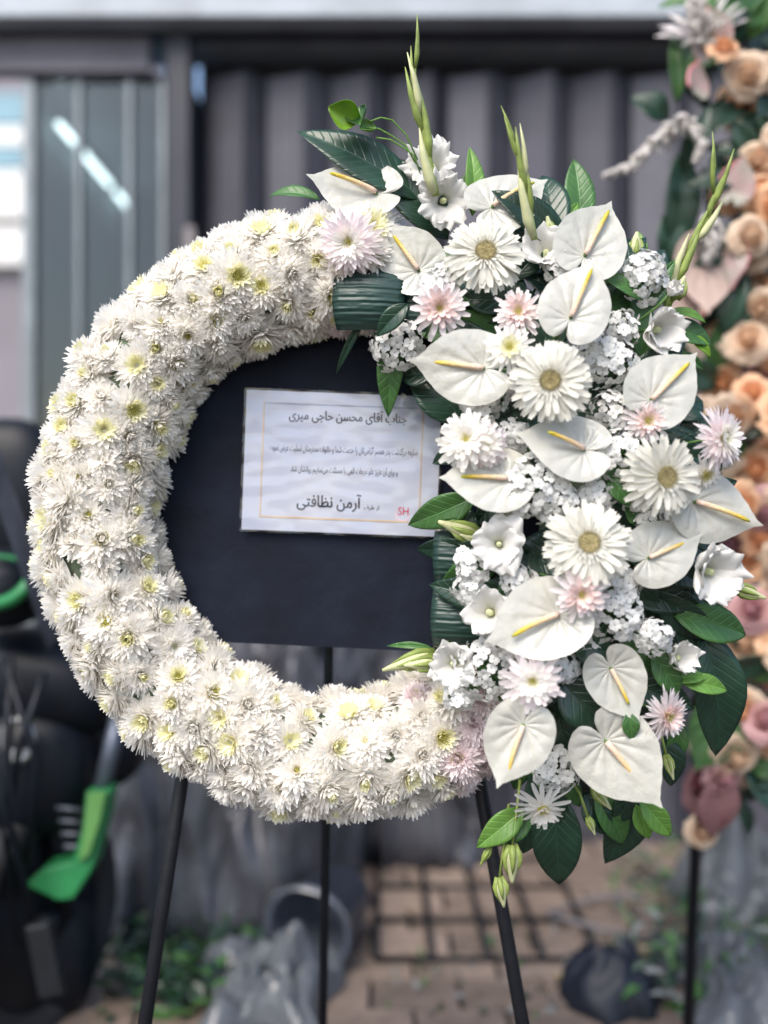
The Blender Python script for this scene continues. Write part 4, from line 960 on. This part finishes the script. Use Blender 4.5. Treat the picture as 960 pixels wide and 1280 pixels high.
# ------------------------------------------------------------------ second arrangement, right
SD = 2.15
rs = thing('rose_stand', 'tall column of peach roses and pale anthuriums on a dark easel', 'flower stand', (PD(915, 640, SD).x, SD + CY + 0.05, 0))
def sp_(px, py, dz=0.0): return PD(px, py, SD + dz)
def rose_mesh(seed, r, mats):
    rg = random.Random(seed); mb = MB()
    for layer, (n, rad, h, op) in enumerate([(6, 1.08, 0.45, 1.0), (6, 0.92, 0.60, 0.8), (5, 0.72, 0.70, 0.55), (5, 0.54, 0.78, 0.4), (4, 0.38, 0.83, 0.25), (4, 0.24, 0.86, 0.1), (3, 0.12, 0.88, 0.0)]):
        for j in range(n):
            az = 2 * math.pi * (j + 0.5 * layer) / n + rg.uniform(-.2, .2); spn = 2 * math.pi / n * 0.78; ph = rg.uniform(0, 6)
            def fn(u, v, az=az, spn=spn, rad=rad, h=h, op=op, ph=ph):
                t = u; a_ = az + (v - 0.5) * 2 * spn; q = abs(v - .5) * 2
                rr = r * rad * (0.25 + 0.75 * math.sin(min(1, t * 1.1) * math.pi / 2)) * (1 + 0.22 * op * max(0, t - .6) * 2.5) + 0.09 * r * t * math.sin(4 * v + ph) + 0.05 * r * t * math.sin(11 * v + 2 * ph)
                z = r * (h * 1.25 * t - 0.35 * op * max(0, t - .7) * 3.3 - 0.30 * q ** 3 * t) - 0.3 * r
                return (rr * math.cos(a_), rr * math.sin(a_), z)
            mb.grid(fn, 6, 7, 1 if layer > 3 else 0)
    mb.lathe([(0.45 * r, 0.1 * r), (0.36 * r, 0.42 * r), (0.2 * r, 0.62 * r), (0.0005, 0.68 * r)], 12, 1)
    return mb.mesh('rose', mats)
def rcol(nm, c): return mat(nm, c, 0.55, transl=0.35, rndvar=0.12)
PEACH = [rcol('rose_peach', (0.86, 0.56, 0.35)), rcol('rose_peach_heart', (0.82, 0.47, 0.25))]
CREAM = [rcol('rose_cream', (0.82, 0.65, 0.49)), rcol('rose_cream_heart', (0.76, 0.54, 0.37))]
PINK = [rcol('rose_pink', (0.68, 0.42, 0.42)), rcol('rose_pink_heart', (0.56, 0.30, 0.33))]
DUSK = [rcol('rose_dusky', (0.28, 0.14, 0.14)), rcol('rose_dusky_heart', (0.34, 0.10, 0.12))]
RM = {k: [rose_mesh(900 + i * 7 + j, 0.045, m) for j in range(2)] for i, (k, m) in enumerate([('p', PEACH), ('c', CREAM), ('k', PINK), ('d', DUSK)])}
rr_ = random.Random(3)
for px, py, r, k in [(935, 95, 22, 'c'), (948, 142, 30, 'p'), (952, 200, 28, 'p'), (945, 240, 26, 'p'), (938, 297, 20, 'c'), (978, 170, 28, 'p'), (975, 260, 26, 'p'), (955, 345, 20, 'c'),
                     (905, 395, 22, 'p'), (935, 425, 22, 'c'), (885, 460, 22, 'p'), (902, 478, 20, 'p'), (915, 520, 22, 'p'), (950, 470, 20, 'k'), (945, 585, 24, 'p'), (925, 632, 24, 'p'), (934, 697, 24, 'p'), (910, 680, 20, 'k'),
                     (958, 640, 22, 'k'), (940, 762, 24, 'k'), (925, 808, 24, 'c'), (955, 855, 26, 'k'), (930, 890, 24, 'c'), (905, 905, 22, 'c'), (918, 945, 24, 'c'), (958, 900, 24, 'k'), (890, 935, 24, 'c'), (885, 985, 26, 'd'), (905, 970, 22, 'k'), (878, 1040, 18, 'c'), (895, 1015, 20, 'd'),
                     (930, 540, 18, 'd'), (975, 400, 24, 'c'), (980, 520, 26, 'p'), (985, 700, 26, 'c'), (980, 800, 26, 'p'), (880, 520, 20, 'c'), (890, 420, 22, 'c')] + [(905 + 85 * ((i * 0.618) % 1), 60 + i * 36, 17 + 9 * ((i * 0.37) % 1), 'pcpccp'[i % 6]) for i in range(26)]:
    dz = rr_.uniform(-0.07, 0.05); M = orient(rr_.uniform(-.65, .35), rr_.uniform(-.55, .6), rr_.uniform(0, 360))
    link('rose', rr_.choice(RM[k]), rs, sp_(px, py, dz), M, r * SD / FPX / 0.045 * rr_.uniform(0.85, 1.15))
# foliage core of the column
for i in range(150):
    py = rr_.uniform(-10, 1040); cx = 925 + 25 * math.sin(py / 160); px = cx + rr_.gauss(0, 38)
    if px < 865 - (py < 320) * 60: continue
    link('leaf', FILL[rr_.randrange(8)], rs, sp_(px, py, rr_.uniform(-0.04, 0.14)), orient(rr_.uniform(-.5, .5), rr_.uniform(-.5, .5), rr_.uniform(0, 360)), rr_.uniform(0.7, 1.2))
M_anth2 = mat('anthurium_green_pink', (0.30, 0.34, 0.27), 0.4, col2=(0.46, 0.30, 0.30), scale=14, transl=0.15)
M_petal2 = mat('pale_spathe', (0.56, 0.42, 0.36), 0.5, var=0.3, scale=12, transl=0.2)
M_rim = mat('spathe_rim_pink', (0.62, 0.24, 0.26), 0.45)
for q, (px, py, ang, nx, ny, L, mt) in enumerate([(872, 110, 80, 0.55, 0.1, 30, M_anth2), (893, 55, 100, -0.7, 0.0, 42, M_anth2), (918, 240, 70, -0.5, 0, 36, M_anth2), (880, 320, -95, 0.2, 0, 64, M_petal2), (905, 310, -80, -0.4, 0, 44, M_anth2), (855, 365, -100, 0.3, 0, 40, M_petal2), (905, 900, -120, 0, 0, 60, M_mid), (900, 1000, -95, 0.2, 0, 44, DUSK[0])]):
    me = spathe_mesh(L * SD / FPX, 77 + q); me.materials.clear(); me.materials.append(mt); M = orient(nx, ny, ang); a = sp_(px, py, -0.05)
    o = link('anthurium', me, rs, a, M)
    if q < 5:
        mb = MB(); Lq = L * SD / FPX; mb.tube([(Lq * heart(t) * math.sin(R(t)), Lq * heart(t) * math.cos(R(t)), 0.002) for t in range(-110, 10, 10)], 0.0032, 6); link('rim', mb.mesh('rim', M_rim), o, a, M)
# feathery white plumes
M_plume = mat('plume_white', (0.66, 0.62, 0.58), 0.8, var=0.2, scale=40, transl=0.15)
def plume(pix, w_, seed, n=140):
    rg = random.Random(seed); mb = MB(); P3 = [sp_(x, y, -0.06) for x, y in pix]
    for i in range(n):
        t = (i + .5) / n * (len(P3) - 1); k = min(len(P3) - 2, int(t)); p = P3[k].lerp(P3[k+1], t - k); u = i / n
        wd = w_ * SD / FPX * (1 - 0.8 * u); ax = (P3[k+1] - P3[k]).normalized()
        d_ = Vector((rg.gauss(0, 1), rg.gauss(0, 1), rg.gauss(0, 1))).normalized() * wd * rg.uniform(.4, 1) + ax * wd * 0.6
        mb.tube([p, p + d_ * 0.6, p + d_ + Vector((0, 0, -wd * 0.2))], [0.004, 0.006, 0.003], 5)
    link('plume', mb.mesh('plume', M_plume), rs)
plume([(868, 150), (838, 160), (808, 190), (784, 210), (756, 219)], 22, 5); plume([(862, 155), (878, 180), (868, 200)], 14, 6, 50); plume([(885, 270), (888, 295), (884, 325)], 30, 7, 130); plume([(880, 60), (875, 25), (865, -20)], 34, 8, 90)
M_wp = mat('spiky_petals_white', (0.74, 0.70, 0.70), 0.55, transl=0.2)
mb = MB(); 
for j in range(22): petal(mb, 0.10, 0.020, R(rr_.uniform(25, 80)), R(-20), rr_.uniform(0, 6.28), 0.006, 0, 5, 0.2)
link('protea', mb.mesh('protea', M_wp), rs, sp_(878, 55, 0.0), orient(-0.2, 0.75, 20))
for px, py, px1, py1, wd in [(845, 130, 842, 40, 22), (835, 150, 790, 120, 40), (850, 190, 845, 330, 46), (840, 260, 832, 340, 40)]:
    a, c = sp_(px, py, 0.04), sp_(px1, py1, 0.03); Y = (c - a); L = Y.length; Y.normalize(); Z = Vector((0.1, -1, 0.2)); Z = (Z - Y * Z.dot(Y)).normalized(); X = Y.cross(Z)
    link('leaf', leaf_mesh(L, wd * SD / FPX, M_dark if py > 135 else M_mid, seed=int(px)), rs, a, Matrix((X, Y, Z)).transposed())
for (x0, y0, x1, y1) in [(900, 300, 868, 1085), (950, 300, 1030, 1085)]:
    a, c = sp_(x0, y0, 0.18), sp_(x1, y1, 0.14)
    link('leg', leg(a, ground_hit(a, c), 0.013), rs)
a, c = sp_(920, 250, 0.2), sp_(868, 1150, 0.45); link('leg', leg(a, ground_hit(a, c), 0.011), rs)
